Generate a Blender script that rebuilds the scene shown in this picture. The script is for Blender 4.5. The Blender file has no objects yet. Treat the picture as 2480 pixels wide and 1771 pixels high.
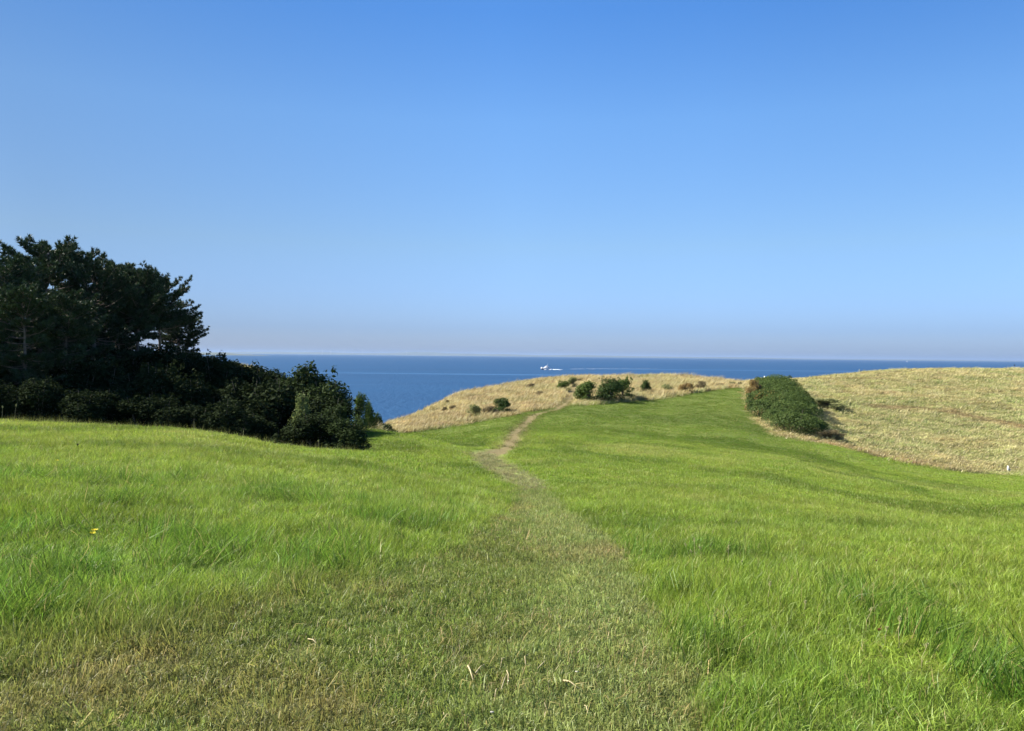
import bpy, bmesh, math, random
import numpy as np
from mathutils import Vector, Matrix

scene = bpy.context.scene
COL = scene.collection
R = math.radians

# ------------------------------------------------------------------ camera
EYE = 25.0                       # eye height above the sea (sea level is z = 0)
FPX, PCX, PCY = 1900.0, 1240.0, 885.5
PITCH, ROLL = R(0.72), R(0.57)
cF = Vector((0, math.cos(PITCH), -math.sin(PITCH)))
cR0 = Vector((1, 0, 0))
cU0 = cR0.cross(cF)
cRt = cR0 * math.cos(ROLL) + cU0 * math.sin(ROLL)
cUp = cU0 * math.cos(ROLL) - cR0 * math.sin(ROLL)
cam_d = bpy.data.cameras.new('camera')
cam_d.sensor_width = 36.0
cam_d.lens = 36.0 * FPX / 2480.0
cam_d.clip_start = 0.1
cam_d.clip_end = 200000
cam = bpy.data.objects.new('camera', cam_d)
COL.objects.link(cam)
m = Matrix.Identity(4)
for i in range(3):
    m[i][0] = cRt[i]; m[i][1] = cUp[i]; m[i][2] = -cF[i]
m[0][3], m[1][3], m[2][3] = 0, 0, EYE
cam.matrix_world = m
scene.camera = cam

# ------------------------------------------------------------------ sky, sun, exposure
SUN_EL, SUN_AZ = R(39), R(-76)   # azimuth clockwise from +Y (view direction)
SKY_STRENGTH = 0.085
SUN_STRENGTH = 5.0
world = bpy.data.worlds.new('World')
scene.world = world
world.use_nodes = True
wn = world.node_tree
wn.nodes.clear()
w_out = wn.nodes.new('ShaderNodeOutputWorld')
w_bg = wn.nodes.new('ShaderNodeBackground')
w_sky = wn.nodes.new('ShaderNodeTexSky')
w_sky.sky_type = 'NISHITA'
w_sky.sun_disc = False
w_sky.sun_elevation = SUN_EL
w_sky.sun_rotation = SUN_AZ
w_sky.altitude = 0
w_sky.air_density = 1.0
w_sky.dust_density = 1.0
w_sky.ozone_density = 4.0
w_bg.inputs['Strength'].default_value = SKY_STRENGTH
# the photograph's deeper, cooler blue: one tint by height above the horizon, the same all round the sky
w_tc = wn.nodes.new('ShaderNodeTexCoord')
w_sep = wn.nodes.new('ShaderNodeSeparateXYZ')
w_ramp = wn.nodes.new('ShaderNodeValToRGB')
SKY_TINT = [(0.0, (0.575, 0.715, 1.13)), (0.033, (0.44, 0.585, 0.985)), (0.137, (0.555, 0.66, 0.785)), (0.284, (0.515, 0.72, 0.89)), (0.40, (0.345, 0.625, 0.90))]
while len(w_ramp.color_ramp.elements) < len(SKY_TINT): w_ramp.color_ramp.elements.new(0.5)
for e, (p, c) in zip(w_ramp.color_ramp.elements, SKY_TINT):
    e.position = p; e.color = (*c, 1)
w_mul = wn.nodes.new('ShaderNodeMix'); w_mul.data_type = 'RGBA'; w_mul.blend_type = 'MULTIPLY'; w_mul.inputs['Factor'].default_value = 1.0
wn.links.new(w_tc.outputs['Generated'], w_sep.inputs[0])
wn.links.new(w_sep.outputs['Z'], w_ramp.inputs[0])
wn.links.new(w_sky.outputs[0], w_mul.inputs['A']); wn.links.new(w_ramp.outputs[0], w_mul.inputs['B'])
# the real sky is more even than the model: its glow on the sun's side is softened
w_dot = wn.nodes.new('ShaderNodeVectorMath'); w_dot.operation = 'DOT_PRODUCT'
w_dot.inputs[1].default_value = (math.sin(SUN_AZ), math.cos(SUN_AZ), 0)
w_mr = wn.nodes.new('ShaderNodeMapRange'); w_mr.inputs['From Min'].default_value = -1.0
w_even = wn.nodes.new('ShaderNodeValToRGB')
EVEN = [(0.0, 0.95), (0.37, 0.98), (0.5, 0.98), (0.62, 0.90), (0.72, 0.73), (0.85, 0.51), (1.0, 0.45)]
while len(w_even.color_ramp.elements) < len(EVEN): w_even.color_ramp.elements.new(0.5)
for e, (p, c) in zip(w_even.color_ramp.elements, EVEN):
    e.position = p; e.color = (c, c, c, 1)
w_mul2 = wn.nodes.new('ShaderNodeMix'); w_mul2.data_type = 'RGBA'; w_mul2.blend_type = 'MULTIPLY'; w_mul2.inputs['Factor'].default_value = 1.0
wn.links.new(w_tc.outputs['Generated'], w_dot.inputs[0]); wn.links.new(w_dot.outputs['Value'], w_mr.inputs['Value'])
wn.links.new(w_mr.outputs[0], w_even.inputs[0])
wn.links.new(w_mul.outputs['Result'], w_mul2.inputs['A']); wn.links.new(w_even.outputs[0], w_mul2.inputs['B'])
wn.links.new(w_mul2.outputs['Result'], w_bg.inputs['Color'])
wn.links.new(w_bg.outputs[0], w_out.inputs['Surface'])

sun_d = bpy.data.lights.new('sun', 'SUN')
sun_d.energy = SUN_STRENGTH
sun_d.angle = R(0.5)
sun_d.color = (1.0, 0.93, 0.82)
sun = bpy.data.objects.new('sun', sun_d)
COL.objects.link(sun)
sdir = Vector((math.sin(SUN_AZ) * math.cos(SUN_EL), math.cos(SUN_AZ) * math.cos(SUN_EL), math.sin(SUN_EL)))
sun.rotation_euler = sdir.to_track_quat('Z', 'Y').to_euler()
sun.location = (-60, 20, 90)

scene.view_settings.view_transform = 'Standard'
scene.view_settings.look = 'None'
scene.view_settings.exposure = 1.55
scene.view_settings.gamma = 1.0
scene.view_settings.use_curve_mapping = False
scene.cycles.use_denoising = True
scene.cycles.max_bounces = 8
scene.cycles.transmission_bounces = 6
scene.cycles.volume_bounces = 0

# ------------------------------------------------------------------ helpers
rng = np.random.default_rng(7)

def link(o):
    COL.objects.link(o); return o

def tag(o, label=None, cat=None, group=None, kind=None):
    if label: o['label'] = label
    if cat: o['category'] = cat
    if group: o['group'] = group
    if kind: o['kind'] = kind
    return o

def empty(name, loc, rz=0.0, parent=None):
    o = bpy.data.objects.new(name, None)
    o.empty_display_size = 0.3
    o.location = loc; o.rotation_euler = (0, 0, rz)
    o.parent = parent
    return link(o)

def mesh_np(name, V, faces, tone=None, smooth=False):
    """V (N,3); faces: list of (M,k) index arrays; tone: per-face float"""
    me = bpy.data.meshes.new(name)
    V = np.asarray(V, dtype=np.float32)
    fl = [np.asarray(f, dtype=np.int32) for f in faces if len(f)]
    me.vertices.add(len(V))
    me.vertices.foreach_set('co', V.ravel())
    loops = np.concatenate([f.ravel() for f in fl])
    tot = np.concatenate([np.full(len(f), f.shape[1], dtype=np.int32) for f in fl])
    start = np.concatenate([[0], np.cumsum(tot)[:-1]]).astype(np.int32)
    me.loops.add(len(loops))
    me.loops.foreach_set('vertex_index', loops)
    me.polygons.add(len(tot))
    me.polygons.foreach_set('loop_start', start)
    if smooth:
        me.polygons.foreach_set('use_smooth', np.ones(len(tot), dtype=bool))
    me.update(calc_edges=True)
    if tone is not None:
        a = me.attributes.new('tone', 'FLOAT', 'FACE')
        a.data.foreach_set('value', np.asarray(tone, dtype=np.float32))
    return me

def obj(name, me, mat=None, parent=None, loc=(0, 0, 0)):
    o = bpy.data.objects.new(name, me)
    if mat is not None:
        if len(me.materials) == 0:
            me.materials.append(mat)
        elif me.materials[0] != mat:
            o.material_slots[0].link = 'OBJECT'
            o.material_slots[0].material = mat
    o.location = loc
    o.parent = parent
    return link(o)

class MB:
    """collects shapes, builds one mesh"""
    def __init__(s): s.V = []; s.F = {}; s.n = 0
    def add(s, V, F):
        V = np.asarray(V, float)
        for f in F:
            f = np.asarray(f, int)
            if f.ndim == 1: f = f[None, :]
            s.F.setdefault(f.shape[1], []).append(f + s.n)
        s.V.append(V); s.n += len(V)
    def box(s, c, d, rz=0.0, taper=1.0):
        x, y, z = d[0] / 2, d[1] / 2, d[2] / 2
        V = np.array([[-x, -y, -z], [x, -y, -z], [x, y, -z], [-x, y, -z],
                      [-x * taper, -y * taper, z], [x * taper, -y * taper, z], [x * taper, y * taper, z], [-x * taper, y * taper, z]])
        ca, sa = math.cos(rz), math.sin(rz)
        V = np.stack([V[:, 0] * ca - V[:, 1] * sa, V[:, 0] * sa + V[:, 1] * ca, V[:, 2]], 1) + np.array(c)
        s.add(V, [np.array([[3, 2, 1, 0], [4, 5, 6, 7], [0, 1, 5, 4], [1, 2, 6, 5], [2, 3, 7, 6], [3, 0, 4, 7]])])
    def tube(s, P, rad, n=6, cap=True):
        P = np.asarray(P, float); rad = np.broadcast_to(np.asarray(rad, float), (len(P),))
        T = np.gradient(P, axis=0)
        T /= np.linalg.norm(T, axis=1)[:, None] + 1e-9
        ref = np.array([0.31, 0.17, 0.93]) if abs(T[0, 2]) < 0.85 else np.array([0.93, 0.31, 0.1])
        A = np.cross(T, ref); A /= np.linalg.norm(A, axis=1)[:, None] + 1e-9
        B = np.cross(T, A)
        a = np.arange(n) * 2 * math.pi / n
        V = P[:, None, :] + rad[:, None, None] * (A[:, None, :] * np.cos(a)[None, :, None] + B[:, None, :] * np.sin(a)[None, :, None])
        V = V.reshape(-1, 3)
        k = len(P)
        i = np.arange(k - 1)[:, None] * n; j = np.arange(n)[None, :]; j2 = (j + 1) % n
        Q = np.stack([i + j, i + n + j, i + n + j2, i + j2], -1).reshape(-1, 4)
        F = [Q]
        if cap:
            F.append(np.arange(n)[None, :]); F.append((np.arange(n)[::-1] + (k - 1) * n)[None, :])
        s.add(V, F)
    def mesh(s, name, smooth=False, tone=None):
        return mesh_np(name, np.concatenate(s.V), [np.concatenate(v) for v in s.F.values()], tone, smooth)

def vnoise(x, y, scale, seed):
    """smooth value noise, about -1..1"""
    r = np.random.default_rng(seed)
    L = r.random((256, 256)).astype(np.float32)
    fx, fy = np.asarray(x, float) / scale + 511.3, np.asarray(y, float) / scale + 377.7
    ix, iy = np.floor(fx).astype(int), np.floor(fy).astype(int)
    tx, ty = fx - ix, fy - iy
    tx = tx * tx * (3 - 2 * tx); ty = ty * ty * (3 - 2 * ty)
    g = lambda a, b: L[a % 256, b % 256]
    v = (g(ix, iy) * (1 - tx) + g(ix + 1, iy) * tx) * (1 - ty) + (g(ix, iy + 1) * (1 - tx) + g(ix + 1, iy + 1) * tx) * ty
    return v * 2 - 1

def fnoise(x, y, scale, seed, oct=3):
    t, a, s = 0, 1.0, 0
    for k in range(oct):
        t = t + a * vnoise(x, y, scale / 2 ** k, seed + k); s += a; a *= 0.55
    return t / s

def smooth(a, b, x):
    t = np.clip((np.asarray(x, float) - a) / (b - a), 0, 1)
    return t * t * (3 - 2 * t)

def pchip(xk, yk, x):
    xk = np.asarray(xk, float); yk = np.asarray(yk, float)
    h = np.diff(xk); d = np.diff(yk, axis=0) / (h if yk.ndim == 1 else h[:, None])
    mm = np.zeros_like(yk)
    for k in range(1, len(xk) - 1):
        w1, w2 = 2 * h[k] + h[k - 1], h[k] + 2 * h[k - 1]
        same = (d[k - 1] * d[k]) > 0
        den = np.where(same, w1 / np.where(same, d[k - 1], 1) + w2 / np.where(same, d[k], 1), 1)
        mm[k] = np.where(same, (w1 + w2) / den, 0)
    mm[0] = d[0]; mm[-1] = d[-1]
    i = np.clip(np.searchsorted(xk, x) - 1, 0, len(xk) - 2)
    t = (x - xk[i]) / h[i]
    hh = h[i]
    if yk.ndim > 1: t = t[:, None]; hh = hh[:, None]
    return ((2 * t**3 - 3 * t**2 + 1) * yk[i] + (t**3 - 2 * t**2 + t) * hh * mm[i]
            + (-2 * t**3 + 3 * t**2) * yk[i + 1] + (t**3 - t**2) * hh * mm[i + 1])

# ------------------------------------------------------------------ materials
def nmat(name):
    mt = bpy.data.materials.new(name); mt.use_nodes = True
    nt = mt.node_tree; nt.nodes.clear()
    out = nt.nodes.new('ShaderNodeOutputMaterial')
    return mt, nt, out

def plain(name, c, rough=0.6, var=0.15, scale=6.0, metal=0.0):
    mt, nt, out = nmat(name)
    b = nt.nodes.new('ShaderNodeBsdfPrincipled')
    b.inputs['Roughness'].default_value = rough
    b.inputs['Metallic'].default_value = metal
    n = nt.nodes.new('ShaderNodeTexNoise'); n.inputs['Scale'].default_value = scale; n.inputs['Detail'].default_value = 5
    tc = nt.nodes.new('ShaderNodeTexCoord')
    nt.links.new(tc.outputs['Object'], n.inputs['Vector'])
    r = nt.nodes.new('ShaderNodeValToRGB')
    r.color_ramp.elements[0].position = 0.3; r.color_ramp.elements[1].position = 0.7
    r.color_ramp.elements[0].color = (*[k * (1 - var) for k in c], 1)
    r.color_ramp.elements[1].color = (*[min(1, k * (1 + var)) for k in c], 1)
    nt.links.new(n.outputs[0], r.inputs[0]); nt.links.new(r.outputs[0], b.inputs['Base Color'])
    nt.links.new(b.outputs[0], out.inputs['Surface'])
    return mt

def leafy(name, c0, c1, transl=0.3, rough=0.55, gloss=0.05, third=None):
    """two-sided leaf material: colour by the leaf's own 'tone'"""
    mt, nt, out = nmat(name)
    at = nt.nodes.new('ShaderNodeAttribute'); at.attribute_name = 'tone'
    r = nt.nodes.new('ShaderNodeValToRGB')
    r.color_ramp.elements[0].color = (*c0, 1); r.color_ramp.elements[1].color = (*c1, 1)
    if third:
        r.color_ramp.elements[1].position = 0.85
        e = r.color_ramp.elements.new(0.97); e.color = (*third, 1)
    nt.links.new(at.outputs['Fac'], r.inputs[0])
    shade(nt, out, r.outputs[0], transl, rough, gloss)
    return mt

def shade(nt, out, col, transl, rough, gloss):
    d = nt.nodes.new('ShaderNodeBsdfDiffuse'); t = nt.nodes.new('ShaderNodeBsdfTranslucent')
    g = nt.nodes.new('ShaderNodeBsdfGlossy'); g.inputs['Roughness'].default_value = rough
    g.inputs['Color'].default_value = (0.9, 0.9, 0.9, 1)
    m1 = nt.nodes.new('ShaderNodeMixShader'); m1.inputs[0].default_value = transl
    m2 = nt.nodes.new('ShaderNodeMixShader'); m2.inputs[0].default_value = gloss
    nt.links.new(col, d.inputs[0]); nt.links.new(col, t.inputs[0])
    nt.links.new(d.outputs[0], m1.inputs[1]); nt.links.new(t.outputs[0], m1.inputs[2])
    nt.links.new(m1.outputs[0], m2.inputs[1]); nt.links.new(g.outputs[0], m2.inputs[2])
    nt.links.new(m2.outputs[0], out.inputs['Surface'])

def blade_mat(name, transl=0.4, gloss=0.04, straw=(0.36, 0.29, 0.14), straw_at=0.93, spread=0.6):
    """grass blade: colour of the clump (instance attribute 'tint') varied per blade, a few blades dead"""
    mt, nt, out = nmat(name)
    ti = nt.nodes.new('ShaderNodeAttribute'); ti.attribute_type = 'INSTANCER'; ti.attribute_name = 'tint'
    at = nt.nodes.new('ShaderNodeAttribute'); at.attribute_name = 'tone'
    mr = nt.nodes.new('ShaderNodeMapRange')
    mr.inputs['To Min'].default_value = 1 - spread / 2; mr.inputs['To Max'].default_value = 1 + spread / 2
    nt.links.new(at.outputs['Fac'], mr.inputs['Value'])
    mu = nt.nodes.new('ShaderNodeVectorMath'); mu.operation = 'SCALE'
    nt.links.new(ti.outputs['Color'], mu.inputs[0]); nt.links.new(mr.outputs[0], mu.inputs['Scale'])
    gt = nt.nodes.new('ShaderNodeMath'); gt.operation = 'GREATER_THAN'; gt.inputs[1].default_value = straw_at
    nt.links.new(at.outputs['Fac'], gt.inputs[0])
    mx = nt.nodes.new('ShaderNodeMix'); mx.data_type = 'RGBA'
    nt.links.new(gt.outputs[0], mx.inputs['Factor'])
    nt.links.new(mu.outputs[0], mx.inputs['A'])
    mx.inputs['B'].default_value = (*straw, 1)
    shade(nt, out, mx.outputs['Result'], transl, 0.45, gloss)
    return mt

M_blade = blade_mat('grass_blade', transl=0.45, gloss=0.015, straw=(0.34, 0.29, 0.11), straw_at=0.95, spread=0.85)
M_dryblade = blade_mat('dry_grass_blade', transl=0.3, gloss=0.02, straw=(0.52, 0.45, 0.24), straw_at=0.8, spread=0.5)

# ------------------------------------------------------------------ terrain heights
# along each bearing out from the meadow: (metres ahead, metres below eye level)
PROF = {
 -700: [(3.4,1.6),(7,1.7),(15,1.95),(28,2.4),(36,3.4),(45,3.2),(60,2.3),(85,.6),(115,.4),(140,1.5)],
 0: [(3.4,1.62),(7,1.7),(15,2.0),(28,2.56),(34,3.8),(45,3.6),(60,2.6),(85,.9),(110,.8),(130,2)],
 432: [(3.4,1.62),(7,1.75),(15,2.15),(21,2.4),(27,2.69),(33,4.0),(45,3.9),(60,3.3),(85,2.7),(100,3.0),(115,5)],
 570: [(3.4,1.62),(7,1.78),(15,2.25),(21,2.57),(26.5,2.89),(32,4.2),(45,4.0),(60,3.2),(85,1.75),(95,2.4),(110,5)],
 700: [(3.4,1.62),(7,1.8),(15,2.35),(21,2.72),(26,3.1),(32,4.3),(45,4.3),(60,3.9),(72,3.6),(85,4.8),(100,9)],
 860: [(3.4,1.62),(7,1.84),(15,2.45),(21,2.85),(26,3.25),(32,3.6),(42,3.85),(52,6.0),(65,9),(80,14)],
 948: [(3.4,1.62),(7,1.87),(15,2.5),(21,3.0),(28,3.4),(36,3.75),(45,5.2),(55,5.8),(62,6.0),(75,6.8),(85,10),(100,18)],
 1030: [(3.4,1.62),(7,1.9),(15,2.6),(21,3.25),(28,3.6),(34,3.83),(42,5.0),(55,5.6),(62,5.85),(82,6.08),(95,9),(115,18)],
 1125: [(3.4,1.63),(7,1.92),(15,2.7),(21,3.45),(31,3.85),(38,4.6),(50,5.3),(62,5.65),(76,5.3),(91,4.55),(105,7),(130,18)],
 1240: [(3.4,1.63),(6.8,1.93),(12.7,2.6),(21,3.6),(30,3.95),(38,4.4),(46,4.6),(58,5.05),(66,5.05),(84,4.5),(101,3.93),(115,6),(140,16)],
 1400: [(3.4,1.63),(6.8,1.95),(12.7,2.65),(21,3.6),(30,4.05),(38,4.5),(46,4.7),(58,4.85),(72,4.56),(90,3.7),(105,2.95),(118,4),(145,14)],
 1600: [(3.4,1.64),(7,1.97),(13,2.72),(22,3.7),(32,4.45),(45,4.95),(60,5.2),(82,4.42),(95,3.6),(108,2.93),(122,4),(150,14)],
 1790: [(3.4,1.64),(7,1.98),(13,2.75),(22,3.78),(32,4.65),(45,5.3),(60,5.5),(75,4.8),(92,3.5),(105,3.5),(125,5.5),(155,16)],
 1850: [(3.4,1.65),(7,1.98),(13,2.76),(22,3.8),(32,4.7),(45,5.45),(60,5.95),(72,5.5),(90,3.8),(105,2.9),(125,4.5),(155,14)],
 1900: [(3.4,1.65),(7,1.98),(13,2.77),(22,3.85),(32,4.8),(45,5.6),(60,6.15),(72,5.6),(88,4.1),(108,3.1),(128,4.5),(158,14)],
 2000: [(3.4,1.65),(7,2.0),(13,2.8),(22,4.0),(32,5.1),(45,6.2),(60,6.65),(75,6.0),(92,4.4),(112,2.7),(130,3.6),(160,12)],
 2200: [(3.4,1.65),(7,2.02),(13,2.85),(22,4.3),(32,5.5),(45,6.9),(60,7.97),(75,6.9),(95,4.3),(120,1.6),(140,2.6),(170,10)],
 2480: [(3.4,1.66),(7,2.05),(13,2.95),(25,4.85),(40,6.9),(60,8.65),(75,7.4),(100,4.0),(126,1.46),(146,2.5),(175,10)],
 3200: [(3.4,1.66),(7,2.1),(13,3.0),(25,4.9),(40,6.8),(60,8.2),(80,6.5),(105,3.2),(130,1.0),(150,2),(180,10)],
}
PU = sorted(PROF)
YG = np.arange(1.5, 260.01, 0.5)
D = []
for u in PU:
    k = [(1.5, 1.64)] + PROF[u]
    (y1, d1), (y2, d2) = k[-2], k[-1]
    s = max(0.45, (d2 - d1) / (y2 - y1))
    k += [(y2 + (28.5 - d2) / s, 28.5), (420, 28.6)]
    D.append(pchip([a for a, b in k], [b for a, b in k], YG))
D = np.array(D)
UG = np.arange(-700, 3200.1, 10.0)
DG = pchip(PU, D, UG)                       # bearings x distance
for _ in range(2):
    DG[1:-1] = 0.25 * DG[:-2] + 0.5 * DG[1:-1] + 0.25 * DG[2:]

def bearing(x, y):
    return PCX + FPX * np.asarray(x, float) / np.maximum(y, 2.0)

def ground(x, y):
    x = np.asarray(x, float); y = np.asarray(y, float)
    u = np.clip(bearing(x, y), -700, 3200)
    fu = np.clip((u + 700) / 10, 0, len(UG) - 1.001); fy = np.clip((y - 1.5) / 0.5, 0, len(YG) - 1.001)
    iu, iy = fu.astype(int), fy.astype(int); tu, ty = fu - iu, fy - iy
    d = ((DG[iu, iy] * (1 - tu) + DG[iu + 1, iy] * tu) * (1 - ty) + (DG[iu, iy + 1] * (1 - tu) + DG[iu + 1, iy + 1] * tu) * ty)
    z = EYE - d
    z = z + 0.025 * vnoise(x, y, 0.9, 1) + 0.07 * vnoise(x, y, 3.1, 2) * smooth(2, 14, y) + 0.16 * fnoise(x, y, 9.0, 5, 2) * smooth(8, 22, y) * (1 - smooth(50, 70, y)) + 0.10 * vnoise(x, y, 7.0, 3) * smooth(25, 60, y)
    return z

def ray(u, v):
    d = cF + cRt * ((u - PCX) / FPX) + cUp * (-(v - PCY) / FPX)
    return d / d.y

_ys = np.arange(2.0, 220, 0.05)
def hit(u, v, ymin=2.0):
    """where the sight line of a photo point meets the ground"""
    d = ray(u, v)
    ys = _ys[_ys >= ymin]
    diff = (EYE + d.z * ys) - ground(d.x * ys, ys)
    k = np.nonzero(diff <= 0)[0]
    y = ys[k[0]] if len(k) else 110.0
    return np.array([d.x * y, y, float(ground(d.x * y, y))])

def at(u, v, y):
    d = ray(u, v); return np.array([d.x * y, y, EYE + d.z * y])

# ------------------------------------------------------------------ zones on the ground (world space)
def curve_x_of_y(px):
    P = np.array([hit(u, v) for u, v in px]); o = np.argsort(P[:, 1]); return P[o]

RE = curve_x_of_y([(1735,1771),(1705,1700),(1690,1660),(1640,1600),(1612,1520),(1580,1450),(1546,1405),(1499,1338),(1433,1281),(1379,1241),(1326,1183)])
LE = curve_x_of_y([(1150,1771),(1230,1640),(1290,1494),(1313,1361),(1302,1298),(1284,1236),(1264,1188)])
ML = np.array([hit(u, v) for u, v in [(-300,1570),(0,1535),(300,1530),(560,1500),(640,1440),(950,1395),(1100,1345),(1200,1265),(1264,1190)]])
PATH2 = np.array([hit(u, v) for u, v in [(1297,1186),(1262,1167),(1220,1142),(1184,1118),(1166,1102)]])
PATH3 = np.array([hit(u, v) for u, v in [(1178,1103),(1204,1092),(1236,1076),(1249,1052),(1267,1031),(1291,1007),(1315,999),(1352,991),(1373,976),(1389,947),(1399,923)]])
SIDE = np.array([hit(u, v) for u, v in [(1166,1101),(1130,1097),(1080,1086),(1019,1075),(960,1062)]])
RIDGEPATH = np.array([hit(u, v) for u, v in [(2120,985),(2220,990),(2320,1004),(2420,1022),(2500,1040)]])
BU = [948,966,1030,1125,1188,1240,1272,1352,1400,1540,1613,1731,1790,1802,1811,1823,1892,1962,2480,3200]
BY = [56,58,60.5,63,65,66,68,71,72,79,82,89,92,90,74,68,61,60,60,60]

def seg_dist(x, y, P):
    best = np.full(np.shape(x), 1e9)
    for a, b in zip(P[:-1], P[1:]):
        dx, dy = b[0] - a[0], b[1] - a[1]
        t = np.clip(((x - a[0]) * dx + (y - a[1]) * dy) / (dx * dx + dy * dy + 1e-9), 0, 1)
        best = np.minimum(best, np.hypot(x - a[0] - t * dx, y - a[1] - t * dy))
    return best

def zones(x, y):
    """weights 0..1 of: trodden path, mown strip, bare brown path, dry grass, wood floor"""
    u = bearing(x, y)
    n1 = fnoise(x, y, 0.8, 21); n2 = fnoise(x, y, 2.2, 25)
    xr = np.interp(y, RE[:, 1], RE[:, 0]) + 0.07 * n1 + 0.05 * n2
    xl = np.interp(y, LE[:, 1], LE[:, 0])
    far = 1 - smooth(RE[-1, 1] - 0.6, RE[-1, 1] + 0.3, y)
    path = smooth(-0.10, 0.10, xr - x) * smooth(-0.5, 0.4, x - xl + 0.2 * n2) * far
    ym = np.interp(x, ML[:, 0], ML[:, 1]) * (1 + 0.13 * n2) + 0.25 * n1
    mown = smooth(-1.1, 0.9, ym - y + 0.5 * n1) * smooth(-0.10, 0.10, xr - x) * far
    d2 = seg_dist(x, y, PATH2); path = np.maximum(path, smooth(0.50, 0.22, d2 + 0.16 * n1))
    d3 = seg_dist(x, y, PATH3); bare = smooth(0.72, 0.30, d3 + 0.20 * n1)
    ds = seg_dist(x, y, SIDE); path = np.maximum(path, 0.6 * smooth(0.45, 0.15, ds + 0.1 * n1))
    yb = np.interp(u, BU, BY) + 1.0 * fnoise(x, y, 3.0, 31)
    dry = smooth(-0.6, 0.6, y - yb) * (u > 930)
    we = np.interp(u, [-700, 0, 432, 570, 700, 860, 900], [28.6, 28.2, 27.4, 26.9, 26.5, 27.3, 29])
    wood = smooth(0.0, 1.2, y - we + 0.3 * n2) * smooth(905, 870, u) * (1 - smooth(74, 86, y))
    lefthill = smooth(74, 86, y) * smooth(905, 870, u)
    bank = smooth(38, 41, y) * smooth(840, 880, u) * smooth(975, 940, u) * smooth(62, 50, y)
    dry = np.maximum(dry, np.maximum(lefthill, 0.8 * bank))
    return path, mown, bare, dry, wood

def mixc(a, b, t):
    return a * (1 - t[:, None]) + np.asarray(b)[None, :] * t[:, None]

C_BRIGHT = np.array((0.200, 0.290, 0.032)); C_YELLOW = np.array((0.248, 0.305, 0.046)); C_LUSH = np.array((0.130, 0.262, 0.034))
C_DEEP = np.array((0.088, 0.150, 0.012)); C_PALE = np.array((0.290, 0.325, 0.075))
C_MOWN = np.array((0.155, 0.200, 0.042)); C_BROWN = np.array((0.29, 0.205, 0.090))
C_PATH = np.array((0.240, 0.290, 0.082)); C_SOIL = np.array((0.165, 0.135, 0.062))
C_DRY = np.array((0.40, 0.32, 0.140)); C_OLIVE = np.array((0.235, 0.262, 0.082)); C_RUST = np.array((0.25, 0.175, 0.075)); C_STRAWPALE = np.array((0.46, 0.41, 0.19))
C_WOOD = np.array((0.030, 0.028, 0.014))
TRACKS = [np.array([hit(u, v) for u, v in P]) for P in ([(1950,1105),(2030,1125),(2120,1160),(2240,1200)], [(2010,1118),(2150,1150),(2330,1180)])]

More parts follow.
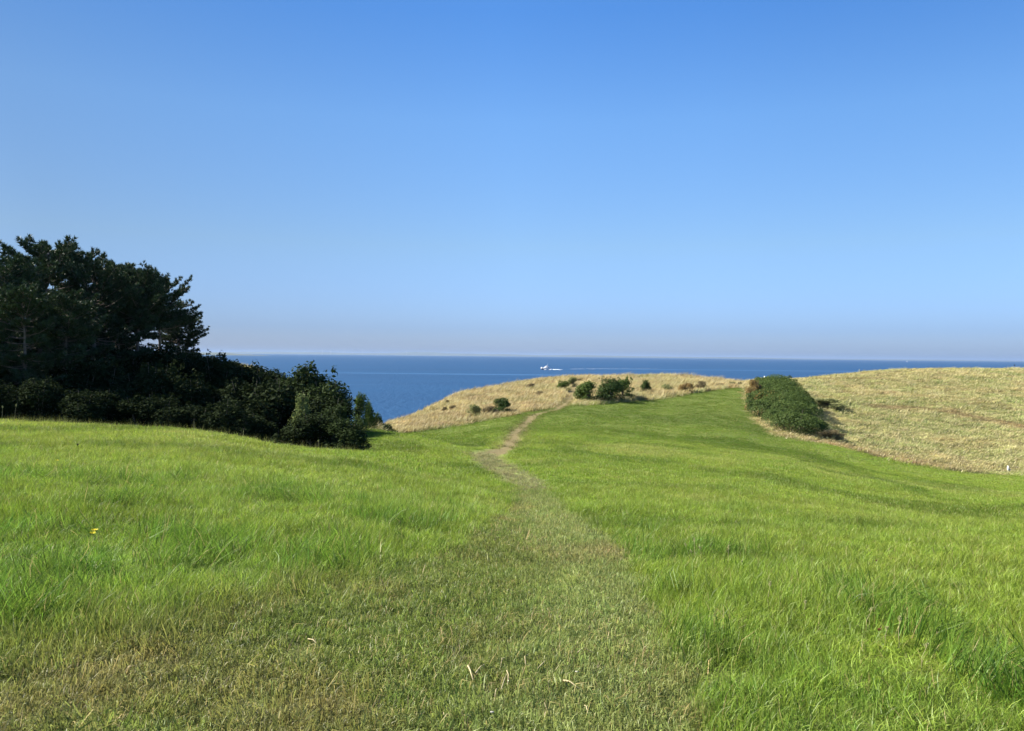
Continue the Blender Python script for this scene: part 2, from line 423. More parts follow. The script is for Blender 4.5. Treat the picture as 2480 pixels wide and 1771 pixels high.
def ground_colour(x, y):
    u = bearing(x, y)
    path, mown, bare, dry, wood = zones(x, y)
    n_big = fnoise(x, y, 9.0, 41); n_mid = fnoise(x, y, 2.6, 45); n_sm = fnoise(x, y, 0.9, 49)
    c = np.repeat(C_BRIGHT[None, :], len(x), 0)
    c = mixc(c, C_YELLOW, np.clip(0.35 + 0.7 * n_mid + 0.4 * n_big, 0, 1) * 0.8)
    # lush tufts: left foreground and along the right-hand path edge
    left = smooth(17, 8, y) * smooth(0.5, -1.5, x)
    xr = np.interp(y, RE[:, 1], RE[:, 0])
    edge = smooth(1.9, 0.5, x - xr - 0.3) * smooth(9.5, 6, y) * (x > xr)
    c = mixc(c, C_LUSH, np.clip(0.7 * left * (0.50 + 0.9 * n_mid) + edge * (0.25 + 0.9 * n_mid), 0, 1))
    # the slope of the far green hill is a deeper green
    c = mixc(c, C_DEEP, 0.97 * np.where(u < 1190, smooth(36, 41, y), smooth(43, 50, y)) * smooth(860, 950, u) * smooth(2050, 1850, u) * np.clip(0.85 + 0.5 * n_big, 0, 1))
    c = mixc(c, C_YELLOW, 0.6 * smooth(14, 24, y) * smooth(900, 600, u))
    # pale seeding band on the low rise right of the path, flecks and old wheel marks
    c = mixc(c, C_PALE, np.clip(smooth(5.0, 1.0, np.abs(y - 40 - 2 * n_big)) * smooth(1350, 1500, u) * (0.45 + 0.8 * n_mid), 0, 0.8))
    c = mixc(c, C_PALE, np.clip((fnoise(x, y, 1.7, 53) - 0.25) * 1.8, 0, 0.7) * smooth(10, 16, y) * smooth(46, 40, y))
    c = mixc(c, C_DEEP, np.clip((fnoise(x, y, 3.6, 57) - 0.05) * 1.7, 0, 0.65))
    for tk in TRACKS:
        c = mixc(c, C_DEEP, 0.6 * smooth(0.9, 0.3, seg_dist(x, y, tk)))
    c = mixc(c, C_MOWN, mown * 0.92)
    c = mixc(c, C_BROWN, mown * np.clip(0.26 + 0.22 * smooth(0.3, -1.2, x) + 1.15 * n_mid + 0.55 * n_sm, 0, 0.92) * (1 - 0.5 * path))
    c = mixc(c, C_PATH, path * 0.85)
    c = mixc(c, C_BROWN, path * np.clip(-0.1 + 1.2 * n_mid, 0, 0.55))
    c = mixc(c, C_SOIL, np.maximum(bare, 0))
    right = smooth(1790, 2000, u)
    np_ = fnoise(x + 0.4 * y, y, 4.5, 71); nq = fnoise(x, y * 2.2, 1.9, 75)
    dryc = np.repeat(C_DRY[None, :], len(x), 0)
    dryc = mixc(dryc, C_OLIVE, np.clip(right * (0.80 + 0.9 * np_) + (1 - right) * (0.10 + 0.75 * np_), 0, 1))
    dryc = mixc(dryc, C_RUST, np.clip((nq - 0.12) * 1.3, 0, 0.55))
    ns_ = fnoise((x * 0.8 - y * 0.6) * 0.35, x * 0.6 + y * 0.8, 1.6, 87)
    dryc = mixc(dryc, np.array((0.24, 0.18, 0.085)), smooth(1300, 1150, u) * np.clip(0.12 + 1.3 * ns_, 0, 0.75))
    dryc = mixc(dryc, C_STRAWPALE, np.clip((-nq - 0.14) * 2.2, 0, 0.85))
    band = smooth(1900, 1990, u) * smooth(64.5, 60.5, y) * smooth(2420, 2300, u)
    dryc = mixc(dryc, C_RUST, np.clip(band * (0.8 + 0.5 * n_mid), 0, 1))
    dryc = mixc(dryc, C_RUST * 0.8, 0.85 * smooth(1.7, 0.7, seg_dist(x, y, RIDGEPATH)))
    dryc = mixc(dryc, C_SOIL, bare * 0.9)
    c = c * (1 - dry[:, None]) + dryc * dry[:, None]
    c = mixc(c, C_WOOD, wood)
    return c

# ------------------------------------------------------------------ the ground sheet
gx = np.concatenate([np.arange(-260, -60, 4.0), np.arange(-60, -12, 0.8), np.arange(-12, 12, 0.3), np.arange(12, 110, 0.8), np.arange(110, 300.1, 4.0)])
gy = np.concatenate([np.arange(-90, -10, 4.0), np.arange(-10, 2, 1.0), np.arange(2, 16, 0.3), np.arange(16, 132, 0.7), np.arange(132, 230.1, 4.0)])
GX, GY = np.meshgrid(gx, gy)
nx, ny = len(gx), len(gy)
X, Y = GX.ravel(), GY.ravel()
Z = ground(X, Y)
pa, mo, ba, dr, wo = zones(X, Y)
Z = Z - 0.05 * np.maximum(ba, 0.5 * pa) 
V = np.stack([X, Y, Z], 1)
ii = (np.arange(ny - 1)[:, None] * nx + np.arange(nx - 1)[None, :]).ravel()
Q = np.stack([ii, ii + 1, ii + nx + 1, ii + nx], 1)
Q = Q[(Z[Q] > -3.4).any(1)]
me = mesh_np('ground', V, [Q], smooth=True)
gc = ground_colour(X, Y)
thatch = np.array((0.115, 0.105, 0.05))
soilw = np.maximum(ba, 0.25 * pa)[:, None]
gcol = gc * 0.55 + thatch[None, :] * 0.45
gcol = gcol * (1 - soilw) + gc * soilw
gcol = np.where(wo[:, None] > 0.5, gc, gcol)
ca = me.attributes.new('turf', 'FLOAT_COLOR', 'POINT')
ca.data.foreach_set('color', np.concatenate([gcol, np.ones((len(X), 1))], 1).astype(np.float32).ravel())
M_ground, nt, out = nmat('turf_ground')
b = nt.nodes.new('ShaderNodeBsdfPrincipled'); b.inputs['Roughness'].default_value = 0.95
b.inputs['Specular IOR Level'].default_value = 0.1
at_ = nt.nodes.new('ShaderNodeAttribute'); at_.attribute_name = 'turf'
tc = nt.nodes.new('ShaderNodeTexCoord')
n1 = nt.nodes.new('ShaderNodeTexNoise'); n1.inputs['Scale'].default_value = 9; n1.inputs['Detail'].default_value = 8; n1.inputs['Roughness'].default_value = 0.7
nt.links.new(tc.outputs['Object'], n1.inputs['Vector'])
mr = nt.nodes.new('ShaderNodeMapRange'); mr.inputs['From Min'].default_value = 0.3; mr.inputs['From Max'].default_value = 0.7
mr.inputs['To Min'].default_value = 0.6; mr.inputs['To Max'].default_value = 1.35
nt.links.new(n1.outputs[0], mr.inputs['Value'])
vm = nt.nodes.new('ShaderNodeVectorMath'); vm.operation = 'SCALE'
nt.links.new(at_.outputs['Color'], vm.inputs[0]); nt.links.new(mr.outputs[0], vm.inputs['Scale'])
nt.links.new(vm.outputs[0], b.inputs['Base Color'])
bp = nt.nodes.new('ShaderNodeBump'); bp.inputs['Strength'].default_value = 0.8; bp.inputs['Distance'].default_value = 0.06
nt.links.new(n1.outputs[0], bp.inputs['Height']); nt.links.new(bp.outputs[0], b.inputs['Normal'])
nt.links.new(b.outputs[0], out.inputs['Surface'])
tag(obj('ground', me, M_ground), 'rolling grassy ground falling to a valley and rising to the cliff top hills', kind='structure')

# ------------------------------------------------------------------ the sea
M_sea, nt, out = nmat('sea_water')
tc = nt.nodes.new('ShaderNodeTexCoord')
geo = nt.nodes.new('ShaderNodeNewGeometry')
def noise_node(sx, sy, detail=4, rough=0.6):
    mp = nt.nodes.new('ShaderNodeMapping'); mp.inputs['Scale'].default_value = (sx, sy, 1)
    n = nt.nodes.new('ShaderNodeTexNoise'); n.inputs['Scale'].default_value = 1.0; n.inputs['Detail'].default_value = detail; n.inputs['Roughness'].default_value = rough
    nt.links.new(geo.outputs['Position'], mp.inputs['Vector']); nt.links.new(mp.outputs[0], n.inputs['Vector'])
    return n
wv = noise_node(0.22, 0.10, 6, 0.65)
pt = noise_node(1 / 420.0, 1 / 160.0, 5, 0.6)
sl = noise_node(1 / 900.0, 1 / 55.0, 3, 0.5)
def mth(op, a, b=None, clamp=False):
    n = nt.nodes.new('ShaderNodeMath'); n.operation = op; n.use_clamp = clamp
    for k, v in enumerate((a, b)):
        if v is None: continue
        if isinstance(v, (int, float)): n.inputs[k].default_value = v
        else: nt.links.new(v, n.inputs[k])
    return n.outputs[0]
cr = nt.nodes.new('ShaderNodeValToRGB')
cr.color_ramp.elements[0].position = 0.32; cr.color_ramp.elements[1].position = 0.68
cr.color_ramp.elements[0].color = (0.0035, 0.032, 0.084, 1); cr.color_ramp.elements[1].color = (0.006, 0.047, 0.114, 1)
rip = noise_node(1 / 34.0, 1 / 13.0, 4, 0.7)
nt.links.new(mth('ADD', mth('MULTIPLY', pt.outputs[0], 0.55), mth('MULTIPLY', rip.outputs[0], 0.45)), cr.inputs[0])
sep = nt.nodes.new('ShaderNodeSeparateXYZ'); nt.links.new(geo.outputs['Position'], sep.inputs[0])
def slick(y0, half, x0, x1, slope=0.0):
    """a calm lighter line on the water: a long band with ragged ends"""
    yy = mth('ADD', sep.outputs['Y'], mth('MULTIPLY', sep.outputs['X'], slope))
    yy = mth('ADD', yy, mth('MULTIPLY', mth('SUBTRACT', pt.outputs[0], 0.5), 60.0))
    dd = mth('SUBTRACT', 1.0, mth('DIVIDE', mth('ABSOLUTE', mth('SUBTRACT', yy, y0)), half), True)
    inx = mth('MULTIPLY', mth('DIVIDE', mth('SUBTRACT', sep.outputs['X'], x0), 90.0, True), mth('DIVIDE', mth('SUBTRACT', x1, sep.outputs['X']), 90.0, True))
    return mth('MULTIPLY', mth('MULTIPLY', dd, inx), mth('ADD', 0.35, sl.outputs[0]), True)
s1 = slick(1040, 42, -420, 150)
s2 = slick(1590, 70, 150, 760)
s3 = slick(640, 14, -240, -60)
ss = mth('MAXIMUM', mth('MAXIMUM', s1, s2), mth('MULTIPLY', s3, 0.5), True)
mx = nt.nodes.new('ShaderNodeMix'); mx.data_type = 'RGBA'
nt.links.new(mth('MULTIPLY', ss, 0.45), mx.inputs['Factor']); nt.links.new(cr.outputs[0], mx.inputs['A'])
mx.inputs['B'].default_value = (0.06, 0.15, 0.28, 1)
df = nt.nodes.new('ShaderNodeBsdfDiffuse'); nt.links.new(mx.outputs['Result'], df.inputs['Color'])
gl = nt.nodes.new('ShaderNodeBsdfGlossy'); gl.inputs['Roughness'].default_value = 0.35
gl.inputs['Color'].default_value = (0.7, 0.85, 1, 1)
bp = nt.nodes.new('ShaderNodeBump'); bp.inputs['Strength'].default_value = 1.0; bp.inputs['Distance'].default_value = 1.6
nt.links.new(wv.outputs[0], bp.inputs['Height']); nt.links.new(bp.outputs[0], gl.inputs['Normal']); nt.links.new(bp.outputs[0], df.inputs['Normal'])
ms = nt.nodes.new('ShaderNodeMixShader'); ms.inputs[0].default_value = 0.16
nt.links.new(df.outputs[0], ms.inputs[1]); nt.links.new(gl.outputs[0], ms.inputs[2]); nt.links.new(ms.outputs[0], out.inputs['Surface'])
S = 60000.0
sea_y = np.array([-S, -2000, 0, 200, 500, 1000, 2000, 4000, 9000, 20000, S]); sea_x = np.array([-S, -20000, -6000, -2000, -600, 0, 600, 2000, 6000, 20000, S])
SX, SY = np.meshgrid(sea_x, sea_y)
k = len(sea_x); ii = (np.arange(len(sea_y) - 1)[:, None] * k + np.arange(k - 1)[None, :]).ravel()
me = mesh_np('sea', np.stack([SX.ravel(), SY.ravel(), np.zeros(SX.size)], 1), [np.stack([ii, ii + 1, ii + k + 1, ii + k], 1)])
tag(obj('sea', me, M_sea), 'calm deep blue sea reaching to the hazy horizon', kind='structure')

# haze over the sea
M_haze, nt, out = nmat('haze_air')
pv = nt.nodes.new('ShaderNodeVolumePrincipled')
pv.inputs['Color'].default_value = (0.295, 0.415, 0.625, 1)
pv.inputs['Density'].default_value = 3.8e-5
pv.inputs['Anisotropy'].default_value = 0.1
nt.links.new(pv.outputs[0], out.inputs['Volume'])
mb = MB(); H0, H1, HS = -6.0, 135.0, 64000.0
mb.box((0, 0, (H0 + H1) / 2), (2 * HS, 2 * HS, H1 - H0))
tag(obj('haze', mb.mesh('haze'), M_haze), 'thin pale blue haze over the sea', kind='stuff')

# ------------------------------------------------------------------ far shore, island
M_coast = plain('far_coast', (0.07, 0.09, 0.06), 0.9, 0.3, 0.002)
def landform(name, xs, y0, depth, hts, label):
    """low land: a ridge with real depth, several rows of hills"""
    rows = [(0.0, 0.0), (0.08, 0.35), (0.3, 0.8), (0.55, 1.0), (0.8, 0.7), (1.0, 0.0)]
    V = []; n = len(xs)
    for t, f in rows:
        w = 1 + 0.25 * np.sin(xs * 0.0011 + t * 9)
        V.append(np.stack([xs, y0 + depth * t + 0 * xs, hts * f * w - 1.5], 1))
    ii = (np.arange(len(rows) - 1)[:, None] * n + np.arange(n - 1)[None, :]).ravel()
    me = mesh_np(name, np.concatenate(V), [np.stack([ii, ii + 1, ii + n + 1, ii + n], 1)], smooth=True)
    tag(obj(name, me, M_coast), label, kind='structure')
xs = np.linspace(-15000, 16000, 260)
landform('coast', xs, 24000, 4500, (55 + 45 * fnoise(xs, xs * 0, 2600, 91) + 12 * fnoise(xs, xs * 0, 500, 95)) * (0.25 + 0.75 * smooth(14000, -3000, xs)) + 8, 'faint low far shore on the horizon')
xs = np.linspace(-4900, -3360, 60)
tt = (xs + 4900) / 1540
landform('island', xs * 0.78, 8000, 800, 38 * np.power(np.sin(np.pi * np.clip(tt, 0, 1)), 0.5) * (0.6 + 0.4 * fnoise(xs, xs * 0, 300, 97)) * (1.15 - 0.6 * tt), 'low hazy headland at the left end of the horizon')

# ------------------------------------------------------------------ grass clumps
def clump(n, rad, hmin, hmax, width, bend, seed, lean=(0.0, 0.0), rootspread=1.0, flat=0.0):
    r = np.random.default_rng(seed)
    a = r.random(n) * 6.283; q = np.sqrt(r.random(n)) * rad
    base = np.stack([q * np.cos(a), q * np.sin(a), np.zeros(n)], 1)
    phi = r.random(n) * 6.283
    h = hmin + (hmax - hmin) * r.random(n) ** 1.3
    bd = bend * (0.35 + r.random(n))
    dx = np.cos(phi) * bd + lean[0]; dy = np.sin(phi) * bd + lean[1]
    w = width * (0.6 + 0.8 * r.random(n))
    tw = phi + 1.57 + r.normal(0, 0.5, n)
    sx, sy = np.cos(tw) * w / 2, np.sin(tw) * w / 2
    sd = np.stack([sx, sy, np.zeros(n)], 1)
    L = np.sqrt(1 + dx**2 + dy**2)
    up = 1 / L
    mid = base + np.stack([dx * h * 0.38 / L, dy * h * 0.38 / L, h * 0.62 * (0.5 + 0.5 * up)], 1)
    tip = base + np.stack([dx * h / L, dy * h / L, h * (0.15 + 0.85 * up) * (1 - flat * r.random(n))], 1)
    base[:, 2] -= 0.02
    V = np.concatenate([base - sd, base + sd, mid - sd * 0.8, mid + sd * 0.8, tip])
    i = np.arange(n)
    quad = np.stack([i, i + n, i + 3 * n, i + 2 * n], 1)
    tri = np.stack([i + 2 * n, i + 3 * n, i + 4 * n], 1)
    tone = r.random(n)
    me = mesh_np('grass_blades', V, [quad, tri], np.concatenate([tone, tone]))
    return me

def scatter(name, label, cat, protos, mat, P, rot, scl, idx, tint):
    pc = bpy.data.collections.new(name + '_clumps')
    for k, pm in enumerate(protos):
        pm.materials.append(mat)
        pc.objects.link(bpy.data.objects.new('%s_clump_%02d' % (name, k), pm))
    me = bpy.data.meshes.new(name)
    me.vertices.add(len(P)); me.vertices.foreach_set('co', P.astype(np.float32).ravel())
    a = me.attributes.new('rot', 'FLOAT_VECTOR', 'POINT'); a.data.foreach_set('vector', rot.astype(np.float32).ravel())
    a = me.attributes.new('scl', 'FLOAT_VECTOR', 'POINT'); a.data.foreach_set('vector', scl.astype(np.float32).ravel())
    a = me.attributes.new('idx', 'INT', 'POINT'); a.data.foreach_set('value', idx.astype(np.int32))
    a = me.attributes.new('tint', 'FLOAT_COLOR', 'POINT'); a.data.foreach_set('color', np.concatenate([tint, np.ones((len(P), 1))], 1).astype(np.float32).ravel())
    o = obj(name, me)
    ng = bpy.data.node_groups.new(name, 'GeometryNodeTree')
    ng.interface.new_socket('Geometry', in_out='INPUT', socket_type='NodeSocketGeometry')
    ng.interface.new_socket('Geometry', in_out='OUTPUT', socket_type='NodeSocketGeometry')
    gi = ng.nodes.new('NodeGroupInput'); go = ng.nodes.new('NodeGroupOutput')
    ci = ng.nodes.new('GeometryNodeCollectionInfo'); ci.inputs['Collection'].default_value = pc
    ci.inputs['Separate Children'].default_value = True; ci.inputs['Reset Children'].default_value = True
    ip = ng.nodes.new('GeometryNodeInstanceOnPoints'); ip.inputs['Pick Instance'].default_value = True
    def na(nm, ty):
        n = ng.nodes.new('GeometryNodeInputNamedAttribute'); n.data_type = ty; n.inputs['Name'].default_value = nm
        return n.outputs['Attribute']
    ng.links.new(gi.outputs[0], ip.inputs['Points']); ng.links.new(ci.outputs[0], ip.inputs['Instance'])
    ng.links.new(na('idx', 'INT'), ip.inputs['Instance Index'])
    er = ng.nodes.new('FunctionNodeEulerToRotation'); ng.links.new(na('rot', 'FLOAT_VECTOR'), er.inputs[0])
    ng.links.new(er.outputs[0], ip.inputs['Rotation'])
    ng.links.new(na('scl', 'FLOAT_VECTOR'), ip.inputs['Scale'])
    ng.links.new(ip.outputs[0], go.inputs[0])
    md = o.modifiers.new('scatter', 'NODES'); md.node_group = ng
    tag(o, label, cat, kind='stuff')
    return o

def wedge(y0, y1, dens, margin=1.5, umin=-160, umax=2640):
    """random points in the part of the ground the view takes in"""
    s0, s1 = (umin - PCX) / FPX, (umax - PCX) / FPX
    w1 = (s1 - s0) * y1 + 2 * margin
    n = int(dens * w1 * (y1 - y0))
    y = y0 + (y1 - y0) * rng.random(n); x = s0 * y1 - margin + w1 * rng.random(n)
    k = (x > s0 * y - margin) & (x < s1 * y + margin)
    return x[k], y[k]

NV = 8
def place(x, y, base_scale, hvar, tilt=0.10, dirbias=None):
    n = len(x)
    P = np.stack([x, y, ground(x, y)], 1)
    rz = rng.random(n) * 6.283 if dirbias is None else rng.normal(dirbias, 0.35, n)
    rot = np.stack([rng.normal(0, tilt, n), rng.normal(0, tilt, n), rz], 1)
    s = base_scale * (0.75 + 0.5 * rng.random(n))
    scl = np.stack([s, s, s * hvar], 1)
    return P, rot, scl, rng.integers(0, NV, n)

green, dryset = [], []
def emit(store, kind, x, y, size, hv, tint, tilt=0.1, dirbias=None):
    P, rot, scl, idx = place(x, y, size, hv, tilt, dirbias)
    store.append((P, rot, scl, idx + kind * NV, tint))

# clump kinds: 0 long meadow, 1 short mown, 2 mid distance, 3 far, 4 wispy tall
protos = ([clump(72, 0.13, 0.05, 0.18, 0.0033, 0.8, 100 + k, lean=(0.06, 0)) for k in range(NV)]
          + [clump(80, 0.13, 0.015, 0.062, 0.0034, 1.4, 200 + k, flat=0.4) for k in range(NV)]
          + [clump(80, 0.28, 0.05, 0.14, 0.0075, 0.6, 300 + k, lean=(0.05, 0)) for k in range(NV)]
          + [clump(90, 0.60, 0.04, 0.10, 0.018, 0.6, 400 + k, lean=(0.05, 0)) for k in range(NV)]
          + [clump(7, 0.14, 0.25, 0.50, 0.0030, 0.30, 500 + k, lean=(0.10, 0)) for k in range(NV)]
          + [clump(16, 0.14, 0.05, 0.13, 0.0042, 1.6, 800 + k, lean=(1.0, 0.5), flat=0.6) for k in range(NV)])

def split(x, y):
    path, mown, bare, dry, wood = zones(x, y)
    return path, mown, bare, dry, wood

def jit(c, s=0.12):
    return c * (1 + rng.normal(0, s, (len(c), 1))) * (1 + rng.normal(0, 0.05, c.shape))

def xr_(y): return np.interp(y, RE[:, 1], RE[:, 0])
# near meadow
for y0, y1, dens, size in ((1.6, 6.5, 150, 1.0), (6.5, 12, 120, 1.0), (12, 22, 75, 1.15)):
    x, y = wedge(y0, y1, dens, 3.6)
    path, mown, bare, dry, wood = split(x, y)
    short = np.maximum(path, mown)
    k = (rng.random(len(x)) > short) & (wood < 0.5) & (dry < 0.5)
    xx, yy = x[k], y[k]
    nh = fnoise(xx, yy, 1.1, 61)
    xr = np.interp(yy, RE[:, 1], RE[:, 0])
    tall = smooth(2.2, 0.6, xx - xr) * smooth(9.5, 6, yy) * (xx > xr) * 0.30
    hv = 0.64 + 0.65 * nh + 0.35 * fnoise(xx, yy, 0.45, 64) + tall + 0.25 * smooth(0, -2, xx) * smooth(15, 7, yy)
    emit(green, 0, xx, yy, size, np.clip(hv, 0.3, 1.9), jit(ground_colour(xx, yy), 0.16), 0.2)
    k = rng.random(len(x)) < short * 1.0
    xx, yy = x[k], y[k]
    emit(green, 1, xx, yy, size * 1.1, 0.9 + 0.5 * fnoise(xx, yy, 0.6, 63), jit(ground_colour(xx, yy), 0.16), 0.2)
    # coarse lush tussocks: scattered over the left foreground and along the right edge of the path
    tz = np.clip(smooth(0.0, -1.5, x) * smooth(14, 10, y) + (x > xr_(y)) * smooth(2.4, 1.2, x - xr_(y)) * smooth(11, 8, y), 0, 1)
    k = (short < 0.25) & (wood < 0.3) & (rng.random(len(x)) < 0.30 * tz) & (fnoise(x, y, 1.0, 85, 2) > 0.22)
    if k.any():
        emit(green, 0, x[k], y[k], 1.25, 1.15 + 0.4 * rng.random(k.sum()), jit(np.repeat(C_LUSH[None, :] * np.array((0.98, 0.84, 0.8)), k.sum(), 0), 0.18), 0.38)
    # tufts standing proud of the mown strip
    k = (rng.random(len(x)) < 0.05 * mown * (1 - path) * np.clip(fnoise(x, y, 1.2, 67) * 3, 0, 1))
    if k.any():
        emit(green, 0, x[k], y[k], 0.8, 0.6 + 0 * x[k], jit(ground_colour(x[k], y[k]), 0.2), 0.35)
# extra short turf between, so no bare ground shows close by
x, y = wedge(1.6, 10, 130, 3.0)
path, mown, bare, dry, wood = split(x, y)
k = rng.random(len(x)) < np.maximum(path, mown)
emit(green, 1, x[k], y[k], 1.0, 0.8 + 0 * x[k], jit(ground_colour(x[k], y[k]), 0.18), 0.25)

# longer flopped blades, many of them dead, over the mown strip
x, y = wedge(1.6, 13, 42, 3.0)
path, mown, bare, dry, wood = split(x, y)
k = (rng.random(len(x)) < np.maximum(0.35 * path, mown) * np.clip(0.6 + 0.9 * fnoise(x, y, 0.9, 68), 0.1, 1))
cc = ground_colour(x[k], y[k]); dead = rng.random(k.sum()) < np.clip(0.42 + 0.12 * smooth(0.3, -1.2, x[k]) + 0.5 * fnoise(x[k], y[k], 2.6, 45), 0.1, 0.85)
cc[dead] = np.array((0.34, 0.28, 0.13))
emit(green, 5, x[k], y[k], 1.0, 1.0 + 0 * x[k], jit(cc, 0.2), 0.25, 0.3)
# short turf on the thin far path
x, y = wedge(20, 37, 40, 0.5)
k = seg_dist(x, y, PATH2) < 0.62
emit(green, 1, x[k], y[k], 1.5, 0.8 + 0 * x[k], jit(np.repeat(np.array([[0.27, 0.265, 0.115]]), k.sum(), 0), 0.2), 0.2)

x, y = wedge(36, 80, 16, 0.5)
d_ = seg_dist(x, y, PATH3); k = (d_ < 1.1) & (rng.random(len(x)) < smooth(0.1, 0.75, d_))
emit(green, 1, x[k], y[k], 2.2, 0.8 + 0 * x[k], jit(0.6 * ground_colour(x[k], y[k]) + 0.4 * np.array([[0.17, 0.20, 0.05]]), 0.2), 0.2)

# middle distance
for y0, y1, dens, size, kd in ((22, 34, 36, 1.0, 2), (34, 52, 24, 1.15, 2), (52, 76, 10, 1.0, 3), (76, 100, 7, 1.1, 3)):
    x, y = wedge(y0, y1, dens, 4.5)
    path, mown, bare, dry, wood = split(x, y)
    low = np.maximum(np.maximum(path * 0.9, smooth(1.0, 0.72, seg_dist(x, y, PATH3))), smooth(0.85, 0.6, seg_dist(x, y, PATH2)) * 0.97)
    k = (wood < 0.5) & (dry < rng.random(len(x))) & (rng.random(len(x)) > low)
    xx, yy = x[k], y[k]
    hv = 0.65 + 0.5 * fnoise(xx, yy, 1.6, 61)
    hv = hv * np.where((yy > 44) & (bearing(xx, yy) > 1050), 0.6, 1.0)
    emit(green, kd, xx, yy, size, hv, jit(ground_colour(xx, yy), 0.10))
# thin wispy seed grass standing in the meadow
x, y = wedge(4.5, 30, 0.9, 0.5)
path, mown, bare, dry, wood = split(x, y)
k = (np.maximum(path, mown) < 0.1) & (wood < 0.3) & (fnoise(x, y, 2.5, 77) > 0.05)
emit(green, 4, x[k], y[k], 0.8, 0.8 + 0 * x[k], jit(np.repeat(np.array([[0.27, 0.29, 0.09]]), k.sum(), 0), 0.12), 0.12)
# ragged taller fringe along the wood's edge
uu = rng.uniform(-160, 905, 1500); yy = np.interp(uu, [-700, 0, 432, 570, 700, 860, 900], [28.6, 28.2, 27.4, 26.9, 26.5, 27.3, 29]) + rng.normal(-0.2, 0.45, len(uu))
xx = (uu - PCX) / FPX * yy
k = rng.random(len(uu)) < 0.35 + 0.5 * (fnoise(xx, yy, 1.5, 79) > 0.1)
emit(green, 4, xx[k], yy[k], 0.75, 0.55 + 0.5 * rng.random(k.sum()), jit(np.repeat(np.array([[0.19, 0.21, 0.06]]), k.sum(), 0), 0.15), 0.15)

cat_ = lambda st, j: np.concatenate([s[j] for s in st])
scatter('meadow_grass', 'bright green meadow grass, long on the right and mown short on the path', 'grass', protos, M_blade,
        cat_(green, 0), cat_(green, 1), cat_(green, 2), cat_(green, 3), cat_(green, 4))

# dry pale grass on the hills
dprotos = ([clump(60, 0.55, 0.25, 0.70, 0.022, 0.35, 600 + k, lean=(0.55, 0.0)) for k in range(NV)]
           + [clump(50, 0.75, 0.12, 0.45, 0.030, 0.45, 700 + k, lean=(0.75, 0.0), flat=0.3) for k in range(NV)])
for y0, y1, dens, size in ((38, 62, 6, 0.9), (56, 80, 7, 1.0), (80, 105, 5.5, 1.15), (105, 134, 3.6, 1.35)):
    x, y = wedge(y0, y1, dens, 3.0)
    path, mown, bare, dry, wood = split(x, y)
    k = (dry > rng.random(len(x))) & (wood < 0.5) & (smooth(1.15, 0.8, seg_dist(x, y, PATH3)) < rng.random(len(x)))
    xx, yy = x[k], y[k]; u = bearing(xx, yy)
    rp = seg_dist(xx, yy, RIDGEPATH)
    hv = np.where(u < 1800, 0.72, 0.42) * (1 + 0.8 * fnoise(xx, yy, 1.8, 81) + 0.5 * fnoise(xx, yy, 0.8, 83)) * (1 - 0.75 * smooth(1.5, 0.6, rp))
    kd = (u > 1780) & (rng.random(len(xx)) < 0.75)
    P, rot, scl, idx = place(xx, yy, size, np.clip(hv, 0.2, 1.6), 0.10, 0.0)
    dryset.append((P, rot, scl, idx + np.where(kd, NV, 0), jit(ground_colour(xx, yy), 0.28)))
scatter('dry_grass', 'pale straw coloured long grass leaning on the seaward hills', 'grass', dprotos, M_dryblade,
        cat_(dryset, 0), cat_(dryset, 1), cat_(dryset, 2), cat_(dryset, 3), cat_(dryset, 4))

# ------------------------------------------------------------------ pines
M_bark = plain('pine_bark', (0.16, 0.125, 0.10), 0.9, 0.45, 4.0)
M_dead = plain('dead_branch', (0.20, 0.175, 0.15), 0.9, 0.3, 5.0)
M_needle = leafy('pine_needles', (0.020, 0.038, 0.014), (0.048, 0.078, 0.028), 0.10, 0.5, 0.03)

